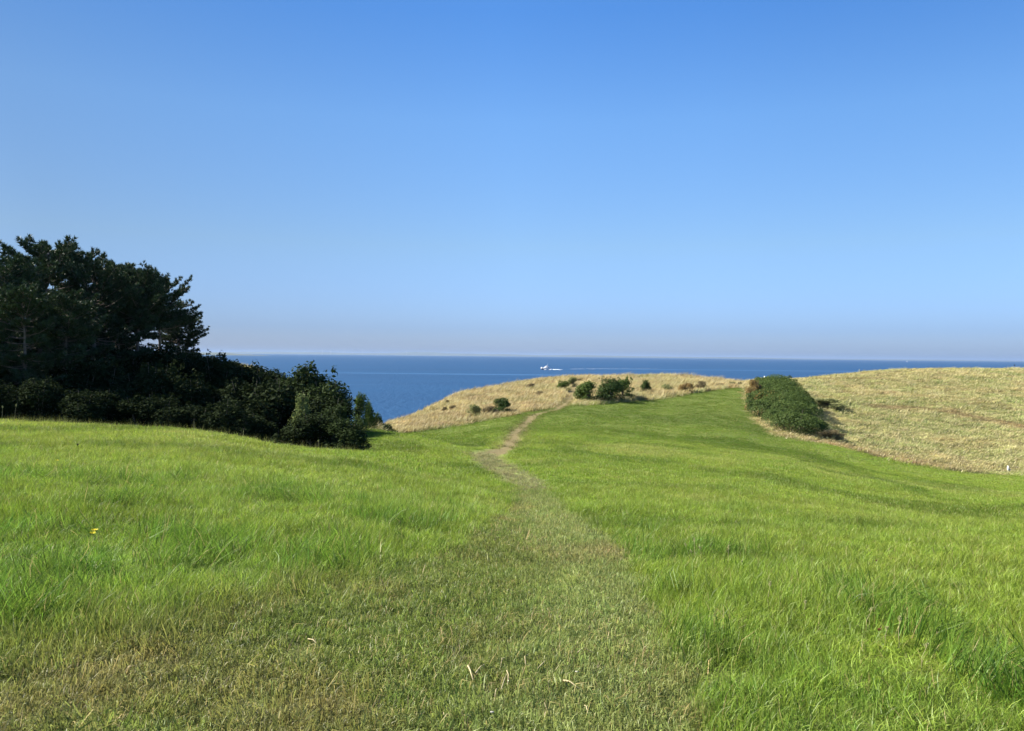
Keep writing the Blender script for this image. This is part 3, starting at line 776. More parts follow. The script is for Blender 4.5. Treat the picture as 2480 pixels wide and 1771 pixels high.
def pine(seed, H, Rad, cb, tuft_n=3):
    r = np.random.default_rng(seed)
    nseg = 9
    t = np.linspace(0, 1, nseg)
    wob = np.cumsum(r.normal(0, 0.10, (nseg, 2)), 0); wob -= wob[0]
    TP = np.stack([wob[:, 0] * t, wob[:, 1] * t, t * H * 0.97], 1)
    rad = 0.02 * H * (1 - 0.86 * t) ** 0.9
    trunk = MB(); TP2 = TP.copy(); TP2[0, 2] = -0.3
    trunk.tube(TP2, rad, 8)
    bark = MB(); bare = MB(); tips = []; axes = []
    tr = lambda h: np.array([np.interp(h, t * H * 0.97, TP[:, 0]), np.interp(h, t * H * 0.97, TP[:, 1]), h])
    hs = np.sort(cb + (0.985 - cb) * r.random(84) ** 0.9)
    for j, f in enumerate(hs):
        q = (f - cb) / (1 - cb)
        L = Rad * math.sqrt(max(0.03, 1 - max(0, (q - 0.25) / 0.75) ** 2.2)) * (0.42 + 0.75 * r.random())
        if q < 0.25: L *= 0.75 + q
        az = j * 2.4 + r.normal(0, 0.5); el = R(-8 + 48 * q ** 1.5 + r.normal(0, 8))
        d = np.array([math.cos(az) * math.cos(el), math.sin(az) * math.cos(el), math.sin(el)])
        s = np.linspace(0, 1, 5)
        side = np.array([-d[1], d[0], 0]); cv = r.normal(0, 0.12)
        P = tr(f * H * 0.97)[None, :] + L * (s[:, None] * d[None, :] + (cv * s**2)[:, None] * side[None, :])
        P[:, 2] += L * (0.16 * s**2.5 - 0.06 * np.sin(s * 3.1))
        bark.tube(P, 0.035 * (0.35 + 0.65 * L / Rad) * (1 - 0.75 * s), 4, False)
        nt_ = int(4 + L * 3.8)
        for i in range(nt_):
            sp = 0.32 + 0.68 * (i + r.random()) / nt_
            p0 = np.array([np.interp(sp, s, P[:, c]) for c in range(3)])
            sgn = 1 if i % 2 else -1
            wl = (0.35 + 0.75 * (1 - sp)) * (0.5 + 0.7 * r.random()) * min(1, L / 1.3)
            dd = d * (0.55 + 0.3 * r.random()) + side * sgn * (0.5 + 0.5 * r.random()) + np.array([0, 0, 0.18 + 0.35 * r.random()])
            dd /= np.linalg.norm(dd)
            p1 = p0 + dd * wl
            bark.tube(np.array([p0, p1]), [0.010, 0.005], 3, False)
            for e in range(tuft_n):
                fr = 1 - e * 0.34
                if wl * fr < 0.08 and e: break
                tips.append(p0 + dd * wl * fr + r.normal(0, 0.05, 3))
                ax = dd * 0.7 + np.array([0, 0, 0.75]) + r.normal(0, 0.22, 3)
                axes.append(ax / np.linalg.norm(ax))
    for j in range(22):
        f = cb * (0.30 + 0.75 * r.random()); az = r.random() * 6.283
        L = Rad * (0.25 + 0.45 * r.random()); el = R(r.normal(-6, 12))
        d = np.array([math.cos(az) * math.cos(el), math.sin(az) * math.cos(el), math.sin(el)])
        s = np.linspace(0, 1, 5)
        P = tr(f * H)[None, :] + L * s[:, None] * d[None, :] + np.cumsum(r.normal(0, 0.05, (5, 3)), 0) * s[:, None]
        bare.tube(P, 0.028 * (1 - 0.8 * s), 4, False)
        for q in range(3):
            a = P[2 + q % 3]; bare.tube(np.array([a, a + (d + r.normal(0, 0.6, 3)) * 0.45]), [0.010, 0.004], 3, False)
    tips = np.array(tips); axes = np.array(axes); n = len(tips); m_ = 18
    dirs = axes[:, None, :] + r.normal(0, 0.55, (n, m_, 3)); dirs /= np.linalg.norm(dirs, axis=2)[:, :, None]
    Ln = 0.21 * (0.7 + 0.6 * r.random((n, m_, 1)))
    sd = np.cross(dirs, r.normal(0, 1, (n, m_, 3))); sd /= np.linalg.norm(sd, axis=2)[:, :, None]
    w = 0.030
    root = tips[:, None, :] + dirs * 0.02
    V = np.stack([root - sd * w, root + sd * w, root + dirs * Ln], 2).reshape(-1, 3)
    F = np.arange(len(V)).reshape(-1, 3)
    tone = np.repeat(np.clip(0.5 + 0.25 * r.normal(0, 1, n), 0, 1), m_)
    return trunk.mesh('pine_trunk', True), bark.mesh('pine_branches'), bare.mesh('pine_dead_branches'), mesh_np('pine_needles', V, [F], tone)

PV = [pine(11, 10.0, 3.1, 0.30), pine(12, 10.0, 2.8, 0.36), pine(13, 10.0, 2.6, 0.50), pine(14, 10.0, 3.0, 0.33), pine(15, 10.0, 2.9, 0.64), pine(16, 10.0, 2.5, 0.58)]
def pine_tree(u, vtop, y, var, rz, wide, label, group=None):
    top = at(u, vtop, y); zg = float(ground(top[0], top[1]))
    s = (top[2] - zg) / 10.45
    r_ = empty('pine_tree', (top[0], top[1], zg), rz)
    r_.scale = (s * wide, s * wide, s)
    tag(r_, label, 'pine tree', group or 'pines in the wood')
    for nm, me, mt in zip(('trunk', 'branches', 'dead_branches', 'crown'), PV[var], (M_bark, M_bark, M_dead, M_needle)):
        obj(nm, me, mt, r_)
    return r_
pine_tree(96, 580, 40, 0, 0.3, 1.1, 'tallest dark pine, its rounded crown the highest point of the wood')
pine_tree(12, 612, 36, 3, 1.9, 1.0, 'dark pine cut by the left edge of the photo, below the tallest crown')
pine_tree(168, 592, 44, 1, 4.0, 0.9, 'dark pine with a forked pointed tip just right of the tallest crown')
pine_tree(226, 632, 41, 0, 2.6, 0.95, 'broad flat topped pine in the middle of the wood, pale lit trunk below')
pine_tree(286, 636, 45, 5, 5.1, 1.0, 'pine with a tufted domed top, right of the middle of the wood')
pine_tree(338, 652, 43, 4, 0.9, 0.9, 'pine second from the right end of the wood, trunk seen against the sky')
pine_tree(388, 672, 47, 4, 3.3, 0.92, 'rightmost large pine, long layered branches reaching right over the sea')
pine_tree(428, 752, 52, 2, 5.6, 1.2, 'shorter pine at the right end of the wood with a bare thin trunk')
pine_tree(60, 690, 33, 1, 2.2, 0.95, 'lower pine in front of the tallest crown at the left of the wood')
pine_tree(150, 705, 34.5, 2, 0.2, 0.9, 'lower pine in shade in front of the middle of the wood')
for q, (u, vt, y, va) in enumerate(((-190, 605, 36, 1), (-270, 640, 42, 0), (-330, 620, 35, 2), (-420, 640, 40, 3), (-190, 700, 33, 0))):  # unseen pines, added so the wood is shaded from the left
    pine_tree(u, vt, y, va, q * 1.3, 1.0, 'unseen pine added left of the wood to shade it', 'unseen pines added on the left for shade')
pine_tree(-90, 600, 40, 0, 4.4, 1.0, 'pine just outside the left edge of the photo')
pine_tree(-70, 690, 33, 3, 5.4, 1.0, 'pine just outside the left edge of the photo, nearer the meadow')
for a in ((250, 700, 50, 3, 1.2), (190, 690, 52, 0, 3.9), (40, 650, 50, 2, 0.7)):
    pine_tree(*a, 0.95, 'dark pine deep inside the wood behind the front crowns', 'pines deep inside the wood')

# ------------------------------------------------------------------ shrubs
M_stem = plain('shrub_stem', (0.10, 0.08, 0.06), 0.9, 0.3, 8.0)
LM = {
 'dark': leafy('dark_leaves', (0.011, 0.018, 0.006), (0.024, 0.036, 0.012), 0.12, 0.7, 0.004),  # leaf colour lowered to stand in for tree shade on the thicket
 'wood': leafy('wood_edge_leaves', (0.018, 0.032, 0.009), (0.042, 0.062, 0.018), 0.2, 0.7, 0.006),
 'mid': leafy('green_leaves', (0.045, 0.080, 0.014), (0.095, 0.140, 0.030), 0.25, 0.6, 0.010),
 'deep': leafy('deep_green_leaves', (0.028, 0.058, 0.012), (0.062, 0.100, 0.024), 0.2, 0.6, 0.010),
 'grey': leafy('grey_green_leaves', (0.165, 0.190, 0.070), (0.270, 0.280, 0.115), 0.25, 0.6, 0.010),
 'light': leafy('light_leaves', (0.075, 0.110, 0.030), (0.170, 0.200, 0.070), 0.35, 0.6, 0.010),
 'russet': leafy('russet_leaves', (0.190, 0.125, 0.045), (0.300, 0.220, 0.085), 0.25, 0.6, 0.010),
 'brown': leafy('dull_brown_leaves', (0.150, 0.120, 0.060), (0.250, 0.205, 0.105), 0.2, 0.6, 0.010),
 'thorn': leafy('hawthorn_leaves', (0.040, 0.070, 0.016), (0.095, 0.135, 0.034), 0.25, 0.6, 0.008, third=(0.20, 0.12, 0.035)),
}
def leaves(C, rad, n, size, r, shell=0.55, flatten=1.0):
    """n leaves in the ellipsoids C (k,3) of radii rad (k,3)"""
    wgt = (rad.prod(1) ** 0.7); wgt /= wgt.sum()
    k = r.choice(len(C), n, p=wgt)
    d = r.normal(0, 1, (n, 3)); d /= np.linalg.norm(d, axis=1)[:, None]
    q = shell + (1.08 - shell) * r.random(n) ** 0.6
    P = C[k] + d * rad[k] * q[:, None]
    keep = P[:, 2] > 0.02 * P[:, 2].max(); P = P[keep]; d = d[keep]; n = len(P); k = k[keep]
    nrm = d * 0.6 + np.array([0, 0, 0.5]) + r.normal(0, 0.55, (n, 3)); nrm /= np.linalg.norm(nrm, axis=1)[:, None]
    a = np.cross(nrm, r.normal(0, 1, (n, 3))); a /= np.linalg.norm(a, axis=1)[:, None]
    b_ = np.cross(nrm, a)
    s = size * (0.6 + 0.8 * r.random(n))[:, None]
    V = np.stack([P - a * s, P - b_ * s * 0.55 + nrm * s * 0.15, P + a * s, P + b_ * s * 0.55 + nrm * s * 0.15], 1).reshape(-1, 3)
    base = r.random(len(C))
    tone = np.clip(0.25 * base[k] + 0.75 * r.random(n), 0, 1)
    return mesh_np('shrub_leaves', V, [np.arange(4 * n).reshape(-1, 4)], tone)

def shrub_var(seed, n, size, lobes, loose, tall):
    """unit shrub: height 1, half-width about 0.5"""
    r = np.random.default_rng(seed)
    C, rd = [], []
    for j in range(lobes):
        a = r.random() * 6.283; z = 0.28 + 0.55 * r.random()
        w = (0.34 if not tall else 0.22) * (1.15 - 0.75 * max(0, z - 0.4) / 0.5)
        C.append((math.cos(a) * w * r.random() ** 0.5, math.sin(a) * w * r.random() ** 0.5, z))
        q = (0.13 + 0.12 * r.random()) * (1 if not tall else 0.8); rd.append((q, q, q * (0.85 if not tall else 1.2)))
    if tall: C.append((0, 0, 0.85)); rd.append((0.08, 0.08, 0.15))
    for j in range(5):
        a = j * 1.26 + r.random(); C.append((0.30 * math.cos(a) * (0.6 if tall else 1), 0.30 * math.sin(a) * (0.6 if tall else 1), 0.17)); rd.append((0.17, 0.17, 0.15))
    C = np.array(C); rd = np.array(rd)
    # wispy outer shoots
    for j in range(34):
        a = r.random() * 6.283; c0 = C[r.integers(0, lobes)]; q = 0.10 + 0.13 * r.random()
        C = np.vstack([C, c0 + np.array([math.cos(a) * q, math.sin(a) * q, 0.20 * r.random() - 0.02])]); rd = np.vstack([rd, np.array([0.040, 0.040, 0.085]) * (0.6 + 0.7 * r.random())])
    fol = leaves(C, rd, n, size, r, 0.25 if loose else 0.5)
    st = MB()
    for j in range(lobes):
        c = C[j]; mid = np.array([c[0] * 0.35, c[1] * 0.35, c[2] * 0.45]) + r.normal(0, 0.02, 3)
        st.tube(np.array([[r.normal(0, 0.03), r.normal(0, 0.03), -0.05], mid, c, c + (c - mid) * 0.45]), [0.016, 0.011, 0.007, 0.002], 5, False)
    return fol, st.mesh('shrub_stems')
SV = {'round': [shrub_var(31, 8500, 0.022, 15, False, False), shrub_var(32, 8500, 0.022, 17, False, False), shrub_var(33, 7500, 0.024, 14, False, False)],
      'loose': [shrub_var(41, 4200, 0.026, 10, True, False), shrub_var(42, 4200, 0.027, 9, True, False)],
      'tall': [shrub_var(51, 4000, 0.024, 11, True, True), shrub_var(52, 3800, 0.025, 12, True, True)]}
def shrub(kind, var, P, H, W, colour, label, group=None, rz=None, name='shrub', cat='shrub', depth=None):
    r_ = empty(name, (P[0], P[1], P[2] - 0.03 * H), random.random() * 6.28 if rz is None else rz)
    W *= 1.22; H *= 1.12
    r_.scale = (W, W if depth is None else depth, H)
    tag(r_, label, cat, group)
    fol, st = SV[kind][var % len(SV[kind])]
    obj('foliage', fol, LM[colour], r_); obj('stems', st, M_stem, r_)
    return r_
random.seed(5)
def shrub_px(kind, var, u, vb, hpx, wpx, colour, label, group=None, y=None, **k):
    P = hit(u, vb) if y is None else None
    if P is None:
        d = ray(u, vb); P = np.array([d.x * y, y, float(ground(d.x * y, y))])
    s = P[1] / FPX
    return shrub(kind, var, P, hpx * s, wpx * s, colour, label, group, **k)
def shrub_top(kind, var, u, vt, y, wpx, colour, label, group=None, **k):
    T = at(u, vt, y); zg = float(ground(T[0], T[1]))
    return shrub(kind, var, (T[0], T[1], zg), max(0.5, (T[2] - zg)), wpx * y / FPX, colour, label, group, **k)

# the shaded thicket under and right of the pines: rows of shrubs up the slope
GT = 'shrubs massed in the dark thicket below the pines'
LT = 'dark leafy shrub merged into the shaded thicket below the pines'
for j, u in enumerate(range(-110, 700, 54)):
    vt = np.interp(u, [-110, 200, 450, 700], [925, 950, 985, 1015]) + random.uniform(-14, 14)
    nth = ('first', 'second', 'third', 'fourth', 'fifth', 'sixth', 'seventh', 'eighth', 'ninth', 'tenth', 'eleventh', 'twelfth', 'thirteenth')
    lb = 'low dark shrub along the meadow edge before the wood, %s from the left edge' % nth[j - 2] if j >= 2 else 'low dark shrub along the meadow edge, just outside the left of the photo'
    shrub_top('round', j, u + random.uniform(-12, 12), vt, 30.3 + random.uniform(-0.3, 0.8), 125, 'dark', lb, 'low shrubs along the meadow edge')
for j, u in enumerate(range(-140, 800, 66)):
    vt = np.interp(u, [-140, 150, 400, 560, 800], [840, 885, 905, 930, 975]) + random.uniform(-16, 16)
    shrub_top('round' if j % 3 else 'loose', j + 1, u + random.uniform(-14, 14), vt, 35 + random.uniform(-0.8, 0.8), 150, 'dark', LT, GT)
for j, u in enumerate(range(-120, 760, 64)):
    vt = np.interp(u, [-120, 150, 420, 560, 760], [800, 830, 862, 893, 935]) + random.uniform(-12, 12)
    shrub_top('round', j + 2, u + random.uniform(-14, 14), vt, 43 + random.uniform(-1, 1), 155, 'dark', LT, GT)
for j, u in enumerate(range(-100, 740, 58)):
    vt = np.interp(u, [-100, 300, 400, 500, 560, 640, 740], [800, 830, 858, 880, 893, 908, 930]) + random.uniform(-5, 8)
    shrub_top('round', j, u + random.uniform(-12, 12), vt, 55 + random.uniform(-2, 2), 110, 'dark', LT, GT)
GS = 'shrubs along the skyline right of the pines'
for u, vt, w, c, kd, lb in ((440, 858, 85, 'dark', 'round', 'dark shrub under the rightmost pine, hiding the foot of its trunk'),
                            (505, 866, 85, 'dark', 'round', 'dark shrub at the foot of the rightmost pine, top level with the sea horizon'),
                            (552, 872, 80, 'dark', 'round', 'dark shrub on the skyline just left of the pale dry patch of headland'),
                            (606, 892, 95, 'wood', 'round', 'olive green shrub on the skyline, first right of the pale dry patch'),
                            (655, 898, 90, 'wood', 'loose', 'olive green shrub on the skyline, second right of the pale dry patch'),
                            (700, 912, 80, 'wood', 'round', 'low olive shrub on the skyline touching the tall twiggy shrub')):
    shrub_top(kd, random.randint(0, 2), u, vt, 66, w, c, lb, GS)
shrub_top('tall', 0, 752, 888, 37, 165, 'wood', 'tallest twiggy shrub with a pointed top above the right end of the thicket')
shrub_top('round', 1, 795, 935, 36, 130, 'wood', 'rounded shrub against the sea on the right slope of the tall twiggy one')
shrub_top('loose', 0, 700, 935, 36, 110, 'wood', 'loose shrub on the left shoulder of the tall twiggy one')
shrub_top('round', 2, 812, 978, 33, 72, 'wood', 'shrub at the right end of the thicket, just left of the pale sapling pair')
shrub_top('tall', 1, 728, 962, 31, 75, 'light', 'light leaved bush inside the shaded thicket', name='bush', cat='bush')
shrub_top('round', 0, 842, 1020, 28.4, 112, 'wood', 'low rounded green bush at the right end of the thicket on the meadow edge', name='bush', cat='bush')
shrub_top('round', 1, 760, 1010, 29, 150, 'dark', 'low dark shrub left of the rounded green bush at the meadow edge')
shrub_px('tall', 0, 871, 1045, 84, 54, 'mid', 'taller of the two leafy saplings on the bank right of the thicket', 'saplings on the bank', y=39, name='sapling', cat='sapling')
shrub_px('tall', 1, 895, 1040, 66, 46, 'mid', 'shorter of the two leafy saplings on the bank, nearest the sea', 'saplings on the bank', y=40, name='sapling', cat='sapling')
shrub_px('tall', 1, 917, 1045, 60, 42, 'deep', 'dark upright sapling standing alone in the gap above the gully', y=44, name='sapling', cat='sapling')
for u, vt, y, w, lb in ((900, 1012, 44, 46, 'low dark scrub between the sapling pair and the lone dark sapling'),
                        (934, 1030, 45, 44, 'low dark scrub at the foot of the lone dark sapling'),
                        (952, 1043, 44, 34, 'lowest dark scrub running down the bank to the gully')):
    shrub_top('round', 1, u, vt, y, w, 'wood', lb, 'low scrub along the bank')
# shrubs on the dry ridge
GD = 'shrubs on the dry grass ridge'
for a in (('loose', 0, 1152, 1014, 32, 44, 'grey', 'grey brown bush at the left of the pair low on the dry ridge'),
          ('round', 1, 1214, 1001, 34, 46, 'deep', 'dark green rounded bush low on the dry ridge, right of the grey brown one'),
          ('loose', 1, 1186, 1010, 26, 34, 'brown', 'thin brown scrub between the two bushes low on the dry ridge'),
          ('round', 2, 1288, 944, 16, 26, 'brown', 'small dull bush near the crest of the dry ridge, left of the brown path'),
          ('loose', 1, 1306, 962, 14, 26, 'brown', 'low brown scrub on the dry ridge under the small dull bush'),
          ('round', 0, 1364, 948, 24, 34, 'mid', 'small green bush beside the brown path near the ridge crest'),
          ('round', 1, 1387, 935, 20, 24, 'grey', 'pale green bush at the top of the brown path'),
          ('round', 2, 1426, 974, 52, 56, 'mid', 'green bush just right of the brown path, leftmost of the three large ones'),
          ('round', 0, 1478, 974, 54, 62, 'deep', 'dark green bush in the middle of the three large ones right of the path'),
          ('loose', 0, 1507, 968, 50, 58, 'mid', 'bright green bush, rightmost of the three large ones right of the path'),
          ('tall', 1, 1563, 956, 34, 34, 'deep', 'lone dark upright bush on the ridge right of the three large ones'),
          ('round', 2, 1663, 953, 26, 34, 'russet', 'russet brown bush on the ridge where the green slope meets the dry grass'),
          ('loose', 1, 1698, 948, 24, 26, 'brown', 'thin brown bush right of the russet one'),
          ('loose', 0, 1612, 948, 16, 34, 'grey', 'low grey green scrub between the lone dark bush and the russet one'),
          ('round', 1, 1746, 940, 11, 22, 'brown', 'low brown scrub left of the dip in the skyline'),
          ('round', 0, 1774, 938, 12, 22, 'deep', 'low dark scrub at the dip in the skyline'),
          ('round', 2, 1795, 937, 11, 16, 'dark', 'tiny black looking bush on the skyline left of the white post'),
          ('round', 1, 1084, 980, 10, 12, 'brown', 'tiny brown bush at the left skyline of the dry ridge'),
          ('round', 0, 1077, 998, 12, 14, 'brown', 'small brown bush on the left slope of the dry ridge, lower of two'),
          ('loose', 1, 1098, 996, 14, 20, 'brown', 'dry scrub on the left slope of the dry ridge beside the small brown bush')):
    shrub_px(*a[:8], GD)
# right-hand hill
shrub_px('loose', 0, 2004, 986, 20, 92, 'grey', 'loose grey green bush on the dry hill right of the hawthorn thicket')
shrub_px('loose', 1, 1826, 972, 50, 34, 'russet', 'yellow brown weedy bush at the left flank of the hawthorn thicket')
shrub_px('round', 2, 1815, 995, 26, 24, 'russet', 'low brown weeds left of the hawthorn thicket by the green slope')
shrub_px('loose', 1, 2012, 1066, 24, 56, 'brown', 'pale brown weeds at the lower right foot of the hawthorn thicket')

# the big hawthorn thicket climbing the hill edge
r = np.random.default_rng(77)
root_p = hit(1930, 1052)
C, rd, st = [], [], MB()
for (u, v, w, hgt) in ((1935,1046,1.5,1.4),(1962,1044,1.2,1.1),(1900,1040,1.2,1.3),(1880,1030,1.2,1.3),(1912,1022,1.7,1.7),(1950,1022,1.5,1.6),(1855,1012,1.3,1.5),
                       (1838,1005,1.1,1.3),(1885,1006,1.7,1.9),(1925,1002,1.7,1.9),(1950,1000,1.1,1.4),(1850,988,1.5,1.7),(1832,985,1.1,1.3),(1895,984,1.8,2.0),(1928,982,1.3,1.7),
                       (1848,966,1.5,1.7),(1875,966,1.7,1.9),(1908,966,1.5,1.9),(1850,952,1.4,1.6),(1880,950,1.6,1.8),(1900,952,1.3,1.6),(1858,942,1.4,1.3),(1885,941,1.5,1.4),(1975,1048,0.9,1.0)):
    P = hit(u, v + 4)
    c = P + np.array([0, 0, hgt * 0.5])
    C.append(c - root_p); rd.append((w, w * 1.25, hgt * 0.72))
    for q in range(3):
        e = c - root_p + r.normal(0, 0.5, 3)
        st.tube(np.array([P - root_p + [r.normal(0, .1), r.normal(0, .1), -0.2], (P + c) / 2 - root_p + r.normal(0, .1, 3), e]), [0.05, 0.035, 0.012], 5, False)
    for q in range(4):
        a = r.random() * 6.283
        C.append(c - root_p + np.array([math.cos(a) * w * 0.8, math.sin(a) * w * 0.8, hgt * (0.15 + 0.4 * r.random())])); rd.append((0.35, 0.35, 0.3))
C = np.array(C); rd = np.array(rd)
def thick_leaves(C, rd, n, size, r):
    wg = (rd[:, 0] * rd[:, 1] + rd[:, 0] * rd[:, 2] + rd[:, 1] * rd[:, 2]); k = r.choice(len(C), n, p=wg / wg.sum()); d = r.normal(0, 1, (n, 3)); d /= np.linalg.norm(d, axis=1)[:, None]
    d[:, 2] = np.abs(d[:, 2]) * np.where(r.random(n) < 0.75, 1, -1)
    P = C[k] + d * rd[k] * (0.6 + 0.45 * r.random(n) ** 0.6)[:, None]
    nrm = d * 0.7 + np.array([0, 0, 0.4]) + r.normal(0, 0.5, (n, 3)); nrm /= np.linalg.norm(nrm, axis=1)[:, None]
    a = np.cross(nrm, r.normal(0, 1, (n, 3))); a /= np.linalg.norm(a, axis=1)[:, None]; b_ = np.cross(nrm, a)
    s = size * (0.6 + 0.8 * r.random(n))[:, None]
    V = np.stack([P - a * s, P - b_ * s * 0.6, P + a * s, P + b_ * s * 0.6], 1).reshape(-1, 3)
    hot = (np.hypot(P[:, 0] - (hit(1860, 1000) - root_p)[0], P[:, 1] - (hit(1860, 1000) - root_p)[1]) < 1.6) & (r.random(n) < 0.18)
    tone = np.where(hot, 0.99, np.clip(r.random(n) * 0.8, 0, 0.84))
    return mesh_np('hawthorn_leaves', V, [np.arange(4 * n).reshape(-1, 4)], tone)
hw = empty('hawthorn_thicket', root_p)
tag(hw, 'large dense hawthorn thicket climbing the hill between green slope and dry grass', 'thicket')
obj('foliage', thick_leaves(C, rd, 95000, 0.055, r), LM['thorn'], hw); obj('stems', st.mesh('hawthorn_stems'), M_stem, hw)['kind'] = 'stuff'

# ------------------------------------------------------------------ posts
M_white = plain('white_paint', (0.80, 0.79, 0.72), 0.5, 0.05, 20)
M_grey = plain('weathered_grey', (0.36, 0.34, 0.33), 0.7, 0.15, 20)
P = hit(2441, 1143.5); s = P[1] / FPX
o = empty('marker_post', P)
tag(o, 'white marker post with a small grey plate at the foot of the right hill', 'marker post', 'white marker posts')
mb = MB(); mb.box((0, 0, 0.18), (0.085, 0.085, 0.56)); mb.box((0, 0, 0.475), (0.085, 0.085, 0.03), 0, 0.5); obj('post', mb.mesh('marker_post'), M_white, o)
mb = MB(); mb.box((0.13, 0.02, 0.09), (0.13, 0.05, 0.34)); mb.box((0.13, 0.02, 0.365), (0.05, 0.04, 0.06)); obj('plate', mb.mesh('marker_plate'), M_grey, o)
P = hit(1851.5, 923); 
o = empty('marker_post', P)
tag(o, 'small white marker post on the skyline beside the top of the hawthorn thicket', 'marker post', 'white marker posts')
mb = MB(); mb.box((0, 0, 0.2), (0.13, 0.13, 0.8)); mb.box((0, 0, 0.62), (0.13, 0.13, 0.04), 0, 0.4); obj('post', mb.mesh('marker_post'), M_white, o)

# ------------------------------------------------------------------ boat and wake
def seapoint(u, v):
    d = ray(u, v); y = -EYE / d.z; return np.array([d.x * y, y, 0.0])
M_hull = plain('dark_hull', (0.05, 0.045, 0.06), 0.35, 0.1, 1.0)
M_boat = plain('white_boat', (0.82, 0.82, 0.82), 0.35, 0.03, 1.0)
M_glass = plain('dark_window', (0.03, 0.035, 0.045), 0.15, 0.1, 1.0)
M_foam = plain('foam', (0.80, 0.83, 0.85), 0.8, 0.12, 0.3)
bp_ = seapoint(1323, 895.5)
o = empty('motor_yacht', bp_, R(180)); o.scale = (1.15, 1.15, 1.3)     # bow to the left
tag(o, 'white motor yacht with a dark hull side cruising left across the sea', 'yacht')
L = 17.5
st_ = np.linspace(-L / 2, L / 2, 13); mb = MB(); dk = MB()
def station(x):
    t = (x + L / 2) / L
    half = 2.3 * (1 - max(0, (t - 0.45) / 0.55) ** 2.2) + 0.03
    top = 1.7 + 1.5 * t ** 2
    return half, top
low, upp = [], []
for x in st_:
    hf, tp = station(x)
    low.append([[x * 0.97, -hf * 0.75, -0.5], [x * 0.985, -hf * 0.95, tp * 0.62], [x * 0.985, hf * 0.95, tp * 0.62], [x * 0.97, hf * 0.75, -0.5]])
    upp.append([[x * 0.985, -hf * 0.955, tp * 0.62], [x, -hf, tp], [x, hf, tp], [x * 0.985, hf * 0.955, tp * 0.62]])
def loft(rows):
    V = np.array(rows).reshape(-1, 3); n = len(rows)
    i = np.arange(n - 1)[:, None] * 4; j = np.arange(4)[None, :]; j2 = (j + 1) % 4
    Q = np.stack([i + j, i + 4 + j, i + 4 + j2, i + j2], -1).reshape(-1, 4)
    M_ = MB(); M_.add(V, [Q, np.array([[0, 1, 2, 3]]), np.array([[n * 4 - 1, n * 4 - 2, n * 4 - 3, n * 4 - 4]])]); return M_
obj('hull', loft(low).mesh('hull'), M_hull, o); obj('bulwark', loft(upp).mesh('bulwark'), M_boat, o)
def house(x0, x1, w, z0, z1, rake0, rake1):
    M_ = MB(); V = [[x0, -w, z0], [x1, -w, z0], [x1, w, z0], [x0, w, z0], [x0 + rake0, -w * .88, z1], [x1 - rake1, -w * .88, z1], [x1 - rake1, w * .88, z1], [x0 + rake0, w * .88, z1]]
    M_.add(V, [np.array([[3, 2, 1, 0], [4, 5, 6, 7], [0, 1, 5, 4], [1, 2, 6, 5], [2, 3, 7, 6], [3, 0, 4, 7]])]); return M_
cab = obj('cabin', house(-6.0, 4.6, 1.9, 1.9, 3.9, 0.2, 2.0).mesh('cabin'), M_boat, o)
mb = MB()
mb.box((0, 0, 0), (1.1, 0.12, 0.7)); pane = mb.mesh('window')
for k in range(5):
    for sy in (-1.80, 1.80): obj('window', pane, M_glass, cab, (-4.6 + 1.5 * k, sy, 3.05))
fl = obj('wheelhouse', house(-3.6, 1.6, 1.55, 3.92, 5.4, 0.5, 1.3).mesh('wheelhouse'), M_boat, o)
mb = MB(); mb.box((0, 0, 0), (2.8, 0.12, 0.6)); pane = mb.mesh('window')
for sy in (-1.50, 1.50): obj('window', pane, M_glass, fl, (-1.2, sy, 4.75))
mb = MB(); mb.tube([[-1.6, 0, 5.35], [-1.7, 0, 7.0], [-1.75, 0, 9.0]], [0.16, 0.12, 0.05], 6); mb.box((-1.65, 0, 6.5), (0.5, 1.6, 0.2)); obj('mast', mb.mesh('mast'), M_boat, o)
mb = MB()
for sy in (-1, 1):
    pts = []
    for x in st_[5:]:
        hf, tp = station(x); pts.append([x * 0.97, sy * hf * 0.93, tp + 0.85]); mb.tube([[x * 0.97, sy * hf * 0.93, tp - 0.02], [x * 0.97, sy * hf * 0.93, tp + 0.85]], 0.03, 4)
    mb.tube(pts, 0.04, 4)
obj('railing', mb.mesh('railing'), M_boat, o)

def foam_line(name, pts, widths, label, lumps, hgt):
    """broken churned water: a ragged low ridge of foam lumps"""
    r = np.random.default_rng(len(pts) + lumps); mb = MB()
    pts = np.array(pts, float); s = np.concatenate([[0], np.cumsum(np.linalg.norm(np.diff(pts, axis=0), axis=1))]); s /= s[-1]
    for k in range(lumps):
        t = r.random(); c = np.array([np.interp(t, s, pts[:, q]) for q in range(3)]); w = np.interp(t, s, widths)
        c[1] += r.normal(0, w * 0.6); c[0] += r.normal(0, w * 0.5)
        a, b_, h = w * (0.5 + r.random()), w * (0.3 + 0.5 * r.random()), hgt * (0.3 + r.random()) * np.interp(t, s, np.array(widths) / max(widths))
        g = np.arange(7) * 0.8976
        V = np.concatenate([[[0, 0, h]], np.stack([np.cos(g) * a * 0.6, np.sin(g) * b_ * 0.6, 0 * g + h * 0.6], 1), np.stack([np.cos(g) * a, np.sin(g) * b_, 0 * g - 0.05], 1)]) + c
        i = np.arange(7); i2 = (i + 1) % 7
        mb.add(V, [np.stack([0 * i, 1 + i, 1 + i2], 1), np.stack([1 + i, 8 + i, 8 + i2, 1 + i2], 1)])
    tag(obj(name, mb.mesh(name, True), M_foam), label, 'wake', kind='stuff')
foam_line('wake_foam', [bp_ + [-3, -2.5, 0], bp_ + [10, -1.5, 0], bp_ + [17, 0, 0], bp_ + [30, 0, 0]], [0.8, 1.7, 1.6, 0.4], 'bright white foam churned up behind the stern of the yacht', 150, 1.0)
